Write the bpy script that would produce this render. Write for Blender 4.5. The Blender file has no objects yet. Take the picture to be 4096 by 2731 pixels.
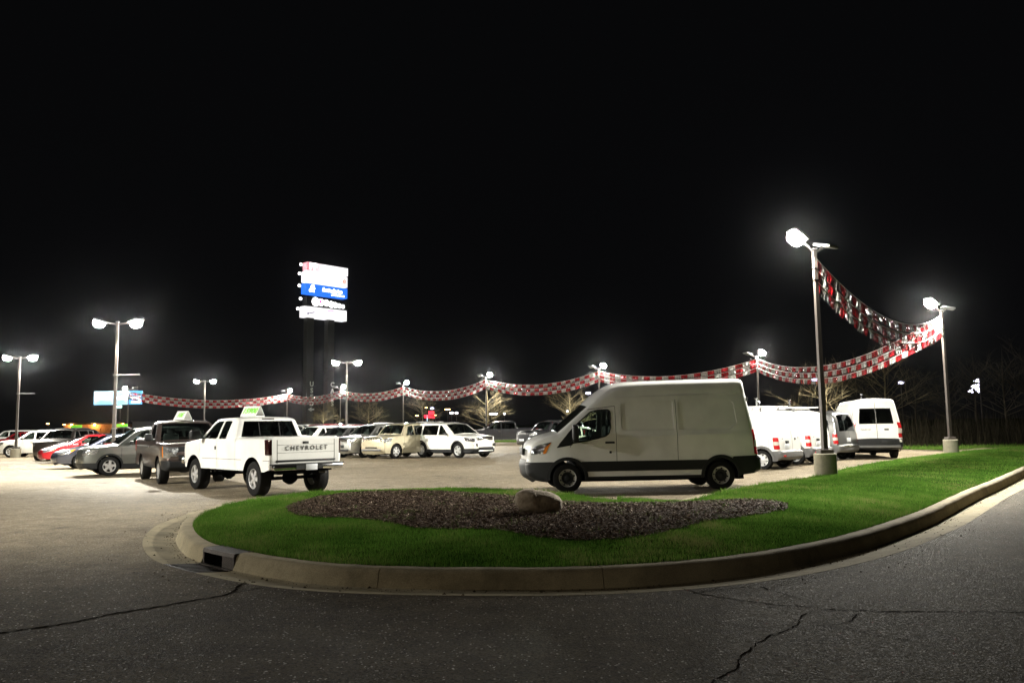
import bpy, bmesh, math, random
import numpy as np
from mathutils import Vector, Matrix
from mathutils.geometry import delaunay_2d_cdt as _cdt
def delaunay_2d_cdt(verts, edges, faces, ot, eps):
    fs = []
    for f in faces:
        ar = sum(verts[f[i - 1]].x * verts[f[i]].y - verts[f[i]].x * verts[f[i - 1]].y for i in range(len(f)))
        fs.append(f if ar > 0 else f[::-1])
    return _cdt(verts, edges, fs, ot, eps)

random.seed(7); np.random.seed(7)
SC = bpy.context.scene
COL = SC.collection
R = math.radians

# ------------------------------------------------------------------ camera
CAMZ = 1.64; FPX = 3250.0; PITCH = math.atan((1698 - 1365.5) / FPX); ROLL = math.atan(0.0145)
r0 = Vector((1, 0, 0)); f0 = Vector((0, math.cos(PITCH), math.sin(PITCH))); u0 = Vector((0, -math.sin(PITCH), math.cos(PITCH)))
CR = math.cos(ROLL) * r0 - math.sin(ROLL) * u0
CU = math.sin(ROLL) * r0 + math.cos(ROLL) * u0
cam_d = bpy.data.cameras.new('camera'); cam = bpy.data.objects.new('camera', cam_d); COL.objects.link(cam)
cam_d.sensor_width = 36.0; cam_d.lens = FPX / 4096 * 36.0; cam_d.clip_end = 2500; cam_d.clip_start = 0.1
M = Matrix((CR, CU, -f0)).transposed().to_4x4(); M.translation = Vector((0, 0, CAMZ)); cam.matrix_world = M
SC.camera = cam

# ------------------------------------------------------------------ night sky
w = bpy.data.worlds.new('World'); SC.world = w; w.use_nodes = True
bg = w.node_tree.nodes['Background']; bg.inputs[0].default_value = (0.85, 0.88, 1.0, 1); bg.inputs[1].default_value = 0.0012
SC.view_settings.view_transform = 'Standard'; SC.view_settings.look = 'None'
SC.view_settings.exposure = 1.0; SC.view_settings.gamma = 1.0
SC.render.engine = 'CYCLES'
cy = SC.cycles
cy.use_denoising = True
try: cy.denoiser = 'OPENIMAGEDENOISE'
except Exception: pass
cy.max_bounces = 5; cy.diffuse_bounces = 3; cy.glossy_bounces = 3; cy.transmission_bounces = 3; cy.transparent_max_bounces = 8; cy.volume_bounces = 0
cy.sample_clamp_indirect = 4.0; cy.caustics_reflective = False; cy.caustics_refractive = False
cy.use_light_tree = True; cy.volume_step_rate = 4.0

BLOOM_HAZE = 8.0e-5
LAMP_W = 62000.0          # watts of one lot lamp head

# ------------------------------------------------------------------ pixel helper (photo pixel -> point on a level plane)
def G(px, py, z=0.0):
    d = f0 * FPX + CR * (px - 2048) - CU * (py - 1365.5)
    t = (z - CAMZ) / d.z
    return Vector((d.x * t, d.y * t, z))
def AT(px, py, Y):
    d = f0 * FPX + CR * (px - 2048) - CU * (py - 1365.5)
    t = Y / d.y
    return Vector((d.x * t, Y, CAMZ + d.z * t))

# ------------------------------------------------------------------ materials
MATS = {}
def newmat(name):
    m = bpy.data.materials.new(name); m.use_nodes = True
    nt = m.node_tree; return m, nt, nt.nodes['Principled BSDF'], nt.nodes['Material Output']
def setp(b, **k):
    for a, v in k.items():
        b.inputs[a.replace('_', ' ')].default_value = v
def simple(name, col, rough=0.5, metal=0.0, coat=0.0, bump=0.0, bscale=40.0, var=0.0, vscale=6.0, coatr=0.05, spec=0.5):
    if name in MATS: return MATS[name]
    m, nt, b, o = newmat(name)
    b.inputs['Base Color'].default_value = (*col, 1); b.inputs['Roughness'].default_value = rough
    b.inputs['Specular IOR Level'].default_value = spec if rough < .85 else 0.0
    b.inputs['Metallic'].default_value = metal; b.inputs['Coat Weight'].default_value = coat; b.inputs['Coat Roughness'].default_value = coatr
    if var or bump:
        tc = nt.nodes.new('ShaderNodeTexCoord')
    if var:
        n = nt.nodes.new('ShaderNodeTexNoise'); n.inputs['Scale'].default_value = vscale; n.inputs['Detail'].default_value = 6
        nt.links.new(tc.outputs['Object'], n.inputs['Vector'])
        mx = nt.nodes.new('ShaderNodeMix'); mx.data_type = 'RGBA'
        mx.inputs[6].default_value = (*[c * (1 - var) for c in col], 1); mx.inputs[7].default_value = (*[min(1, c * (1 + var)) for c in col], 1)
        cr = nt.nodes.new('ShaderNodeMapRange'); cr.inputs[1].default_value = .3; cr.inputs[2].default_value = .7
        nt.links.new(n.outputs[0], cr.inputs[0]); nt.links.new(cr.outputs[0], mx.inputs[0]); nt.links.new(mx.outputs[2], b.inputs['Base Color'])
    if bump:
        n2 = nt.nodes.new('ShaderNodeTexNoise'); n2.inputs['Scale'].default_value = bscale; n2.inputs['Detail'].default_value = 4
        nt.links.new(tc.outputs['Object'], n2.inputs['Vector'])
        bp = nt.nodes.new('ShaderNodeBump'); bp.inputs['Strength'].default_value = bump; bp.inputs['Distance'].default_value = .02
        nt.links.new(n2.outputs[0], bp.inputs['Height']); nt.links.new(bp.outputs[0], b.inputs['Normal'])
    MATS[name] = m; return m
def paint(name, col, metal=0.0, rough=0.38):
    if name in MATS: return MATS[name]
    m, nt, b, o = newmat(name)
    b.inputs['Roughness'].default_value = rough; b.inputs['Metallic'].default_value = metal; b.inputs['Specular IOR Level'].default_value = .15
    b.inputs['Coat Weight'].default_value = 1.0; b.inputs['Coat Roughness'].default_value = 0.04
    tc = nt.nodes.new('ShaderNodeTexCoord')
    n = nt.nodes.new('ShaderNodeTexNoise'); n.inputs['Scale'].default_value = 1.7; n.inputs['Detail'].default_value = 7
    nt.links.new(tc.outputs['Object'], n.inputs['Vector'])
    mx = nt.nodes.new('ShaderNodeMix'); mx.data_type = 'RGBA'
    mx.inputs[6].default_value = (*[c * .86 for c in col], 1); mx.inputs[7].default_value = (*col, 1)
    cr = nt.nodes.new('ShaderNodeMapRange'); cr.inputs[1].default_value = .3; cr.inputs[2].default_value = .6
    nt.links.new(n.outputs[0], cr.inputs[0]); nt.links.new(cr.outputs[0], mx.inputs[0]); nt.links.new(mx.outputs[2], b.inputs['Base Color'])
    MATS[name] = m; return m
def glass(name, tint):
    if name in MATS: return MATS[name]
    m, nt, b, o = newmat(name); nt.nodes.remove(b)
    tr = nt.nodes.new('ShaderNodeBsdfTransparent'); tr.inputs[0].default_value = (*tint, 1)
    gl = nt.nodes.new('ShaderNodeBsdfGlossy'); gl.inputs['Roughness'].default_value = 0.03; gl.inputs[0].default_value = (.9, .95, 1, 1)
    fr = nt.nodes.new('ShaderNodeFresnel'); fr.inputs[0].default_value = 1.5
    mx = nt.nodes.new('ShaderNodeMixShader')
    nt.links.new(fr.outputs[0], mx.inputs[0]); nt.links.new(tr.outputs[0], mx.inputs[1]); nt.links.new(gl.outputs[0], mx.inputs[2]); nt.links.new(mx.outputs[0], o.inputs[0])
    MATS[name] = m; return m
def emit(name, col, s):
    if name in MATS: return MATS[name]
    m, nt, b, o = newmat(name)
    b.inputs['Base Color'].default_value = (*[c * .5 for c in col], 1); b.inputs['Emission Color'].default_value = (*col, 1); b.inputs['Emission Strength'].default_value = s
    b.inputs['Roughness'].default_value = .4
    MATS[name] = m; return m

GL_CLEAR = glass('glass_clear', (.62, .72, .66)); GL_DARK = glass('glass_tinted', (.10, .12, .115))
BLACKP = simple('black_plastic', (.014, .015, .016), .55, bump=.15, bscale=300, spec=.25)
GREYP = simple('grey_plastic', (.10, .10, .10), .6, bump=.15, bscale=300)
RUBBER = simple('tyre_rubber', (.010, .010, .010), .7, bump=.3, bscale=120, spec=.12)
CHROME = simple('chrome', (.75, .75, .76), .12, 1.0)
ALLOY = simple('alloy', (.66, .66, .66), .34, .55)
STEELW = simple('steel_wheel', (.50, .50, .49), .4, .45)
DARKIN = simple('dark_interior', (.02, .02, .022), .8)
UNDER = simple('underbody_black', (.008, .008, .008), .9)
LENS = simple('headlamp_lens', (.55, .57, .6), .12, .85, 1.0, bump=.5, bscale=18)
LENSD = simple('headlamp_dark', (.14, .14, .15), .12, .9, 1.0, bump=.6, bscale=14)
AMBER = simple('amber_lens', (.75, .22, .02), .15, 0, 1.0)
REDL = simple('red_lens', (.42, .012, .015), .12, 0, 1.0)
DREDL = simple('smoked_lens', (.02, .005, .005), .1, 0, 1.0)
WHITEL = simple('clear_lens', (.6, .58, .52), .15, .2, 1.0)
PLATE = simple('plate_white', (.6, .62, .66), .4)
GAP = simple('panel_gap', (.03, .03, .03), .8)

# ------------------------------------------------------------------ mesh helpers
class Acc:
    def __init__(s): s.v = []; s.f = []; s.m = []
    def add(s, vs, fs, mi=0):
        o = len(s.v); s.v.extend([tuple(p) for p in vs]); s.f.extend([tuple(i + o for i in f) for f in fs]); s.m.extend([mi] * len(fs)); return s
    def box(s, c, d, mi=0, rz=0.0, taper=1.0, ry=0.0):
        x, y, z = [k / 2 for k in d]
        P = [(-x, -y, -z), (x, -y, -z), (x, y, -z), (-x, y, -z), (-x * taper, -y * taper, z), (x * taper, -y * taper, z), (x * taper, y * taper, z), (-x * taper, y * taper, z)]
        q = Matrix.Rotation(rz, 3, 'Z') @ Matrix.Rotation(ry, 3, 'Y'); c = Vector(c)
        return s.add([q @ Vector(p) + c for p in P], [(0, 3, 2, 1), (4, 5, 6, 7), (0, 1, 5, 4), (1, 2, 6, 5), (2, 3, 7, 6), (3, 0, 4, 7)], mi)
    def rbox(s, c, d, bev=.02, mi=0, rz=0.0, seg=2):
        bm = bmesh.new(); bmesh.ops.create_cube(bm, size=1)
        for v in bm.verts: v.co = Vector((v.co.x * d[0], v.co.y * d[1], v.co.z * d[2]))
        bmesh.ops.bevel(bm, geom=list(bm.edges), offset=min(bev, min(d) * .45), segments=seg, affect='EDGES', profile=.5)
        q = Matrix.Rotation(rz, 3, 'Z'); c = Vector(c)
        bm.verts.index_update()
        s.add([q @ v.co + c for v in bm.verts], [[v.index for v in f.verts] for f in bm.faces], mi); bm.free(); return s
    def tube(s, pts, rad, n=6, mi=0, cap=True):
        pts = [Vector(p) for p in pts]; k = len(pts)
        if not hasattr(rad, '__len__'): rad = [rad] * k
        vs = []; fs = []
        for i, p in enumerate(pts):
            t = (pts[min(i + 1, k - 1)] - pts[max(i - 1, 0)]).normalized()
            a = Vector((0, 0, 1)) if abs(t.z) < .95 else Vector((1, 0, 0))
            u = t.cross(a).normalized(); v = t.cross(u)
            for j in range(n):
                an = 2 * math.pi * j / n + math.pi / n
                vs.append(p + (u * math.cos(an) + v * math.sin(an)) * rad[i])
        for i in range(k - 1):
            for j in range(n):
                fs.append((i * n + j, i * n + (j + 1) % n, (i + 1) * n + (j + 1) % n, (i + 1) * n + j))
        if cap and n > 2: fs.append(tuple(range(n))[::-1]); fs.append(tuple((k - 1) * n + j for j in range(n)))
        return s.add(vs, fs, mi)
    def lathe(s, prof, n=24, axis='z', mi=0, c=(0, 0, 0), close=False):
        vs = []; fs = []; k = len(prof); c = Vector(c)
        for j in range(n):
            a = 2 * math.pi * j / n
            for r_, h in prof:
                if axis == 'z': p = Vector((r_ * math.cos(a), r_ * math.sin(a), h))
                else: p = Vector((r_ * math.cos(a), h, r_ * math.sin(a)))
                vs.append(p + c)
        for j in range(n):
            for i in range(k - 1):
                a, b = j * k + i, ((j + 1) % n) * k + i
                fs.append((a, b, b + 1, a + 1))
        return s.add(vs, fs, mi)
def mkmesh(name, acc, mats, smooth=None, weld=False):
    me = bpy.data.meshes.new(name); me.from_pydata(acc.v, [], acc.f)
    if not isinstance(mats, (list, tuple)): mats = [mats]
    for m in mats: me.materials.append(m)
    if len(mats) > 1: me.polygons.foreach_set('material_index', acc.m)
    bm = bmesh.new(); bm.from_mesh(me)
    if weld: bmesh.ops.remove_doubles(bm, verts=bm.verts, dist=2e-4)
    bmesh.ops.recalc_face_normals(bm, faces=bm.faces)
    bm.to_mesh(me); bm.free()
    if smooth is not None:
        me.polygons.foreach_set('use_smooth', [True] * len(me.polygons))
        me.set_sharp_from_angle(angle=R(smooth))
    me.update(); return me
def link(name, me, parent=None, loc=(0, 0, 0), rot=(0, 0, 0)):
    o = bpy.data.objects.new(name, me); COL.objects.link(o); o.location = loc; o.rotation_euler = rot
    if parent: o.parent = parent
    return o
def obj(name, acc, mats, parent=None, smooth=None, weld=False, loc=(0, 0, 0), rot=(0, 0, 0)):
    return link(name, mkmesh(name, acc, mats, smooth, weld), parent, loc, rot)
def tag(o, label, cat, group=None):
    o['label'] = label; o['category'] = cat
    if group: o['group'] = group
    return o
def struct(o): o['kind'] = 'structure'; return o
def stuff(o): o['kind'] = 'stuff'; return o
def thing(name, label, cat, loc=(0, 0, 0), rz=0.0, group=None):
    o = bpy.data.objects.new(name, None); COL.objects.link(o); o.empty_display_size = .2
    o.location = loc; o.rotation_euler = (0, 0, rz); return tag(o, label, cat, group)
def text_acc(txt, size, extrude=.004, align='CENTER', shear=0.0, bold=0.0, space=1.0):
    cu = bpy.data.curves.new('t', 'FONT'); cu.body = txt; cu.size = size; cu.align_x = align; cu.align_y = 'CENTER'; cu.extrude = extrude; cu.shear = shear; cu.offset = bold; cu.space_character = space; cu.resolution_u = 3
    o = bpy.data.objects.new('t', cu); COL.objects.link(o); dg = bpy.context.evaluated_depsgraph_get(); dg.update()
    me = o.evaluated_get(dg).to_mesh(); a = Acc(); a.add([v.co.copy() for v in me.vertices], [tuple(p.vertices) for p in me.polygons])
    o.evaluated_get(dg).to_mesh_clear(); bpy.data.objects.remove(o); bpy.data.curves.remove(cu); return a
def text_obj(name, txt, size, mat, parent, origin, xdir, up=(0, 0, 1), **k):
    a = text_acc(txt, size, **k); X = Vector(xdir).normalized(); U = Vector(up).normalized(); N = X.cross(U)
    a.v = [tuple(Vector(origin) + X * p[0] + U * p[1] + N * p[2]) for p in a.v]
    return obj(name, a, mat, parent)
def catmull(pts, step, closed=False):
    P = [np.array(p, float) for p in pts]; n = len(P); out = []
    rng = range(n if closed else n - 1)
    for i in rng:
        if closed: a, b, c, d = P[i - 1], P[i], P[(i + 1) % n], P[(i + 2) % n]
        else: a, b, c, d = P[max(i - 1, 0)], P[i], P[i + 1], P[min(i + 2, n - 1)]
        k = max(1, int(np.linalg.norm(c - b) / step))
        for j in range(k):
            t = j / k
            out.append(.5 * ((2 * b) + (c - a) * t + (2 * a - 5 * b + 4 * c - d) * t * t + (3 * b - a - 3 * c + d) * t ** 3))
    if not closed: out.append(P[-1])
    return np.array(out)
def inside(P, poly):
    P = np.asarray(P, float); poly = np.asarray(poly, float); r = np.zeros(len(P), bool); n = len(poly)
    for i in range(n):
        x1, y1 = poly[i]; x2, y2 = poly[(i + 1) % n]
        if y1 == y2: continue
        c = ((y1 > P[:, 1]) != (y2 > P[:, 1])) & (P[:, 0] < (x2 - x1) * (P[:, 1] - y1) / (y2 - y1) + x1); r ^= c
    return r
def seg_dist(P, poly, closed=True):
    P = np.asarray(P, float); poly = np.asarray(poly, float); n = len(poly); d = np.full(len(P), 1e9)
    for i in range(n if closed else n - 1):
        a = poly[i]; b = poly[(i + 1) % n]; ab = b - a; L = max(ab @ ab, 1e-12)
        t = np.clip(((P - a) @ ab) / L, 0, 1); q = a + t[:, None] * ab; d = np.minimum(d, np.hypot(P[:, 0] - q[:, 0], P[:, 1] - q[:, 1]))
    return d
# ================================================================== SETTING
def asphalt_mat():
    m, nt, b, o = newmat('asphalt')
    tc = nt.nodes.new('ShaderNodeTexCoord'); L = nt.links.new
    big = nt.nodes.new('ShaderNodeTexNoise'); big.inputs['Scale'].default_value = .22; big.inputs['Detail'].default_value = 6; big.inputs['Roughness'].default_value = .62
    L(tc.outputs['Object'], big.inputs['Vector'])
    r1 = nt.nodes.new('ShaderNodeValToRGB'); e = r1.color_ramp.elements
    e[0].position = .34; e[0].color = (.084, .069, .047, 1); e[1].position = .68; e[1].color = (.122, .101, .070, 1)
    L(big.outputs[0], r1.inputs[0])
    # weathered lot against newer drive, lot paled further in place of lamp light
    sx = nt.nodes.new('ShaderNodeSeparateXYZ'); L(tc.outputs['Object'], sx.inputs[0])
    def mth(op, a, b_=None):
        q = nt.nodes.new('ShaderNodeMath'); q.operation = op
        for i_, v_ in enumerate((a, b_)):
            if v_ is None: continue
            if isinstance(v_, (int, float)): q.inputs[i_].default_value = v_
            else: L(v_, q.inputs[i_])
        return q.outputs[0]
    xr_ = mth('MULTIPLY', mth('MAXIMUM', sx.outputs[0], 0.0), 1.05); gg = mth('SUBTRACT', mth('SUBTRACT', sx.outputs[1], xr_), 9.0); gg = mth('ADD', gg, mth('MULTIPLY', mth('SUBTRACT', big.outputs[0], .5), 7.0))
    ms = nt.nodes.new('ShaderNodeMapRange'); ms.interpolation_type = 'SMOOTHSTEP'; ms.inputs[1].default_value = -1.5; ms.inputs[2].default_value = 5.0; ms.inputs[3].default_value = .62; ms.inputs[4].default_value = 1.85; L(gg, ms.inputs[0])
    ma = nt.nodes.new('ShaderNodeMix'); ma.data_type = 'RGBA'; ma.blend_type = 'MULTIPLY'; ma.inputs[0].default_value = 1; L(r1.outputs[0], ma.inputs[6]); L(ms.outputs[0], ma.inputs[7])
    sp = nt.nodes.new('ShaderNodeTexVoronoi'); sp.inputs['Scale'].default_value = 75; L(tc.outputs['Object'], sp.inputs['Vector'])
    bw = nt.nodes.new('ShaderNodeSeparateColor'); L(sp.outputs['Color'], bw.inputs[0])
    mr = nt.nodes.new('ShaderNodeMapRange'); mr.inputs[3].default_value = .45; mr.inputs[4].default_value = 1.55; L(bw.outputs[0], mr.inputs[0])
    mul = nt.nodes.new('ShaderNodeMix'); mul.data_type = 'RGBA'; mul.blend_type = 'MULTIPLY'; mul.inputs[0].default_value = 1
    L(ma.outputs[2], mul.inputs[6]); L(mr.outputs[0], mul.inputs[7])
    # pale aggregate chips
    gt = nt.nodes.new('ShaderNodeMath'); gt.operation = 'GREATER_THAN'; gt.inputs[1].default_value = .985; L(bw.outputs[1], gt.inputs[0])
    mx = nt.nodes.new('ShaderNodeMix'); mx.data_type = 'RGBA'; L(gt.outputs[0], mx.inputs[0]); L(mul.outputs[2], mx.inputs[6]); mx.inputs[7].default_value = (.40, .37, .32, 1)
    # old oil stains / tyre wear, streaky
    st = nt.nodes.new('ShaderNodeTexNoise'); st.inputs['Scale'].default_value = .9; st.inputs['Detail'].default_value = 5
    mp = nt.nodes.new('ShaderNodeMapping'); mp.inputs['Scale'].default_value = (.35, 1.5, 1); mp.inputs['Rotation'].default_value = (0, 0, .6)
    L(tc.outputs['Object'], mp.inputs[0]); L(mp.outputs[0], st.inputs['Vector'])
    sr = nt.nodes.new('ShaderNodeMapRange'); sr.inputs[1].default_value = .55; sr.inputs[2].default_value = .8; sr.inputs[3].default_value = 1.0; sr.inputs[4].default_value = .72; L(st.outputs[0], sr.inputs[0])
    m2 = nt.nodes.new('ShaderNodeMix'); m2.data_type = 'RGBA'; m2.blend_type = 'MULTIPLY'; m2.inputs[0].default_value = 1; L(mx.outputs[2], m2.inputs[6]); L(sr.outputs[0], m2.inputs[7])
    bl = nt.nodes.new('ShaderNodeTexNoise'); bl.inputs['Scale'].default_value = 2.6; bl.inputs['Detail'].default_value = 8; bl.inputs['Roughness'].default_value = .7; L(tc.outputs['Object'], bl.inputs['Vector'])
    br_ = nt.nodes.new('ShaderNodeMapRange'); br_.inputs[1].default_value = .3; br_.inputs[2].default_value = .7; br_.inputs[3].default_value = .68; br_.inputs[4].default_value = 1.28; L(bl.outputs[0], br_.inputs[0])
    m3 = nt.nodes.new('ShaderNodeMix'); m3.data_type = 'RGBA'; m3.blend_type = 'MULTIPLY'; m3.inputs[0].default_value = 1; L(m2.outputs[2], m3.inputs[6]); L(br_.outputs[0], m3.inputs[7])
    sv = nt.nodes.new('ShaderNodeTexVoronoi'); sv.inputs['Scale'].default_value = .55; sv.inputs['Randomness'].default_value = 1; L(tc.outputs['Object'], sv.inputs['Vector'])
    so = nt.nodes.new('ShaderNodeMapRange'); so.inputs[1].default_value = .03; so.inputs[2].default_value = .16; so.inputs[3].default_value = .45; so.inputs[4].default_value = 1.0; L(sv.outputs['Distance'], so.inputs[0])
    m4 = nt.nodes.new('ShaderNodeMix'); m4.data_type = 'RGBA'; m4.blend_type = 'MULTIPLY'; m4.inputs[0].default_value = .8; L(m3.outputs[2], m4.inputs[6]); L(so.outputs[0], m4.inputs[7])
    L(m4.outputs[2], b.inputs['Base Color'])
    rr = nt.nodes.new('ShaderNodeMapRange'); rr.inputs[3].default_value = .6; rr.inputs[4].default_value = 1.0; b.inputs['Specular IOR Level'].default_value = .05; L(bw.outputs[2], rr.inputs[0]); L(rr.outputs[0], b.inputs['Roughness'])
    bp = nt.nodes.new('ShaderNodeBump'); bp.inputs['Strength'].default_value = .55; bp.inputs['Distance'].default_value = .012; L(sp.outputs['Distance'], bp.inputs['Height']); L(bp.outputs[0], b.inputs['Normal'])
    return m
def concrete_mat(name, col, stain=.35):
    m, nt, b, o = newmat(name); L = nt.links.new; tc = nt.nodes.new('ShaderNodeTexCoord')
    n = nt.nodes.new('ShaderNodeTexNoise'); n.inputs['Scale'].default_value = 2.3; n.inputs['Detail'].default_value = 9; n.inputs['Roughness'].default_value = .65; L(tc.outputs['Object'], n.inputs['Vector'])
    r = nt.nodes.new('ShaderNodeValToRGB'); e = r.color_ramp.elements; e[0].position = .3; e[0].color = (*[c * (1 - stain) for c in col], 1); e[1].position = .65; e[1].color = (*col, 1); L(n.outputs[0], r.inputs[0])
    f = nt.nodes.new('ShaderNodeTexNoise'); f.inputs['Scale'].default_value = 90; f.inputs['Detail'].default_value = 3; L(tc.outputs['Object'], f.inputs['Vector'])
    mr = nt.nodes.new('ShaderNodeMapRange'); mr.inputs[1].default_value = .3; mr.inputs[2].default_value = .7; mr.inputs[3].default_value = .8; mr.inputs[4].default_value = 1.12; L(f.outputs[0], mr.inputs[0])
    mul = nt.nodes.new('ShaderNodeMix'); mul.data_type = 'RGBA'; mul.blend_type = 'MULTIPLY'; mul.inputs[0].default_value = 1; L(r.outputs[0], mul.inputs[6]); L(mr.outputs[0], mul.inputs[7]); L(mul.outputs[2], b.inputs['Base Color'])
    sg_ = nt.nodes.new('ShaderNodeTexNoise'); sg_.inputs['Scale'].default_value = 1.1; sg_.inputs['Detail'].default_value = 10; sg_.inputs['Roughness'].default_value = .75; L(tc.outputs['Object'], sg_.inputs['Vector'])
    s2 = nt.nodes.new('ShaderNodeMapRange'); s2.inputs[1].default_value = .50; s2.inputs[2].default_value = .72; s2.inputs[3].default_value = 1.0; s2.inputs[4].default_value = .52; L(sg_.outputs[0], s2.inputs[0])
    mu2 = nt.nodes.new('ShaderNodeMix'); mu2.data_type = 'RGBA'; mu2.blend_type = 'MULTIPLY'; mu2.inputs[0].default_value = 1; L(mul.outputs[2], mu2.inputs[6]); L(s2.outputs[0], mu2.inputs[7]); L(mu2.outputs[2], b.inputs['Base Color'])
    b.inputs['Roughness'].default_value = .9; b.inputs['Specular IOR Level'].default_value = .1
    bp = nt.nodes.new('ShaderNodeBump'); bp.inputs['Strength'].default_value = .3; bp.inputs['Distance'].default_value = .008; L(f.outputs[0], bp.inputs['Height']); L(bp.outputs[0], b.inputs['Normal'])
    return m
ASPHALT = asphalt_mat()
KERBM = concrete_mat('kerb_concrete', (.36, .31, .205)); BASEM = concrete_mat('footing_concrete', (.34, .32, .25), .45)
SOIL = simple('lawn_soil', (.022, .048, .008), 1.0, bump=.5, bscale=25, var=.4, vscale=3)
FARGRASS = simple('far_grass', (.022, .052, .008), 1.0, bump=.6, bscale=8, var=.5, vscale=.6)
MULCHB = simple('mulch_ground', (.030, .020, .014), .95, bump=.9, bscale=28, var=.5, vscale=9)

def blade_mat():
    m, nt, b, o = newmat('grass_blade'); L = nt.links.new
    at = nt.nodes.new('ShaderNodeAttribute'); at.attribute_name = 'tint'
    r = nt.nodes.new('ShaderNodeValToRGB'); e = r.color_ramp.elements
    e[0].color = (.036, .095, .012, 1); e[1].color = (.165, .235, .052, 1)
    k = r.color_ramp.elements.new(.55); k.color = (.078, .165, .022, 1)
    k = r.color_ramp.elements.new(.97); k.color = (.20, .19, .075, 1)
    L(at.outputs['Fac'], r.inputs[0]); nt.nodes.remove(b)
    df = nt.nodes.new('ShaderNodeBsdfDiffuse'); tl = nt.nodes.new('ShaderNodeBsdfTranslucent'); mx = nt.nodes.new('ShaderNodeMixShader'); mx.inputs[0].default_value = .45
    L(r.outputs[0], df.inputs[0]); L(r.outputs[0], tl.inputs[0]); L(df.outputs[0], mx.inputs[1]); L(tl.outputs[0], mx.inputs[2]); L(mx.outputs[0], o.inputs[0])
    return m
BLADE = blade_mat()

# ---- the kerb loop (outer edge of the gutter pan)
front_px = [(740, 2057), (655, 2088), (610, 2112), (578, 2145), (570, 2180), (590, 2218), (640, 2250), (749, 2283), (975, 2330), (1219, 2360), (1567, 2377), (2003, 2382), (2281, 2380), (2612, 2366), (2960, 2336), (3222, 2298), (3474, 2243), (3648, 2190), (3777, 2136), (3880, 2086), (4017, 1996), (4096, 1953)]
front = [G(x, y)[:2] for x, y in front_px]
fr = np.array(front)
d = fr[-1] - fr[-3]; d /= np.linalg.norm(d)
front += [tuple(fr[-1] + d * k) for k in (6, 13, 21)]
back_px = [(3750, 1808), (3514, 1838), (3348, 1868), (3247, 1893), (3117, 1912), (2989, 1930), (2895, 1947), (2780, 1978), (2646, 1997), (2508, 1991), (2370, 1974), (2287, 1959), (2066, 1946), (1900, 1939), (1672, 1942), (1323, 1951), (1114, 1968), (905, 2000)]
back = [G(x, y, .22)[:2] for x, y in back_px]
bk = np.array(back); nb = []
for i in range(len(bk)):
    t = bk[min(i + 1, len(bk) - 1)] - bk[max(i - 1, 0)]; t /= np.linalg.norm(t); nb.append(tuple(bk[i] + np.array((t[1], -t[0])) * .68))
right_close = [(30.5, 44.5), (25.5, 42.6), (21.5, 39.3)]
OUT = catmull(front + right_close + nb, .16, True); NB0 = np.array(nb[0]); NB1 = np.array(nb[-1])
# resample evenly
seg = np.linalg.norm(np.roll(OUT, -1, 0) - OUT, axis=1); cum = np.r_[0, np.cumsum(seg)]; PER = cum[-1]
def outp(s):
    s = np.asarray(s) % PER; c = np.r_[OUT, OUT[:1]]
    return np.stack([np.interp(s, cum, c[:, 0]), np.interp(s, cum, c[:, 1])], -1)
def outn(s):
    t = outp(np.asarray(s) + .12) - outp(np.asarray(s) - .12); t /= np.linalg.norm(t, axis=-1, keepdims=True); return np.stack([-t[..., 1], t[..., 0]], -1)
area = .5 * np.sum(OUT[:, 0] * np.roll(OUT[:, 1], -1) - np.roll(OUT[:, 0], -1) * OUT[:, 1])
SGN = 1.0 if area > 0 else -1.0      # ccw: left normal points inside
def off(s, dist): return outp(s) + SGN * outn(s) * np.asarray(dist)[..., None]
_a = cum[np.argmin(np.linalg.norm(OUT - NB0, axis=1))]; _b = cum[np.argmin(np.linalg.norm(OUT - NB1, axis=1))]
def hfac(q):
    q = q % PER; u = min(q - _a, _b - q); return 1.0 - .62 * max(0.0, min(1.0, u / 2.0 + .2))
PROF = [(0, -.10), (0, .002), (.40, -.040), (.46, -.036), (.485, .02), (.505, .105), (.522, .135), (.55, .152), (.585, .157), (.70, .152), (.715, .05), (.715, -.10)]
KW = .70
SS = np.arange(0, PER, .16)
INNER = off(SS, np.full(len(SS), KW))

# storm drain position along the loop
tgt = np.array(G(800, 2262)[:2]); allp = outp(SS); s_in = SS[np.argmin(np.linalg.norm(allp - tgt, axis=1))]
kerb = bpy.data.objects.new('kerb', None); COL.objects.link(kerb); struct(kerb)
kl = []; s = s_in + .46
rk = random.Random(3)
while s < s_in + PER - .46:
    e = min(s + 2.55 + rk.uniform(-.1, .1), s_in + PER - .46)
    if s_in + PER - .46 - e < .8: e = s_in + PER - .46
    kl.append((s, e)); s = e
for a, b_ in kl:
    n = max(2, int((b_ - a) / .16)); ss = np.linspace(a + .004, b_ - .004, n); acc = Acc(); k = len(PROF)
    for q in ss:
        hf = hfac(q)
        for (dd, z) in PROF:
            p = off(q, dd + (.006 * math.sin(q * 5.3) * math.sin(q * 2.1) + rk.uniform(-.003, .003) if .4 < dd < .6 else 0)); acc.v.append((p[0], p[1], z * hf + (rk.uniform(-.003, .002) if z > .09 else 0) if z > .01 else z))
    for i in range(n - 1):
        for j in range(k - 1): acc.f.append((i * k + j, (i + 1) * k + j, (i + 1) * k + j + 1, i * k + j + 1)); acc.m.append(0)
    acc.f += [tuple(range(k)), tuple((n - 1) * k + j for j in range(k))[::-1]]; acc.m += [0, 0]
    obj('kerb_segment', acc, KERBM, kerb, smooth=40)

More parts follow.
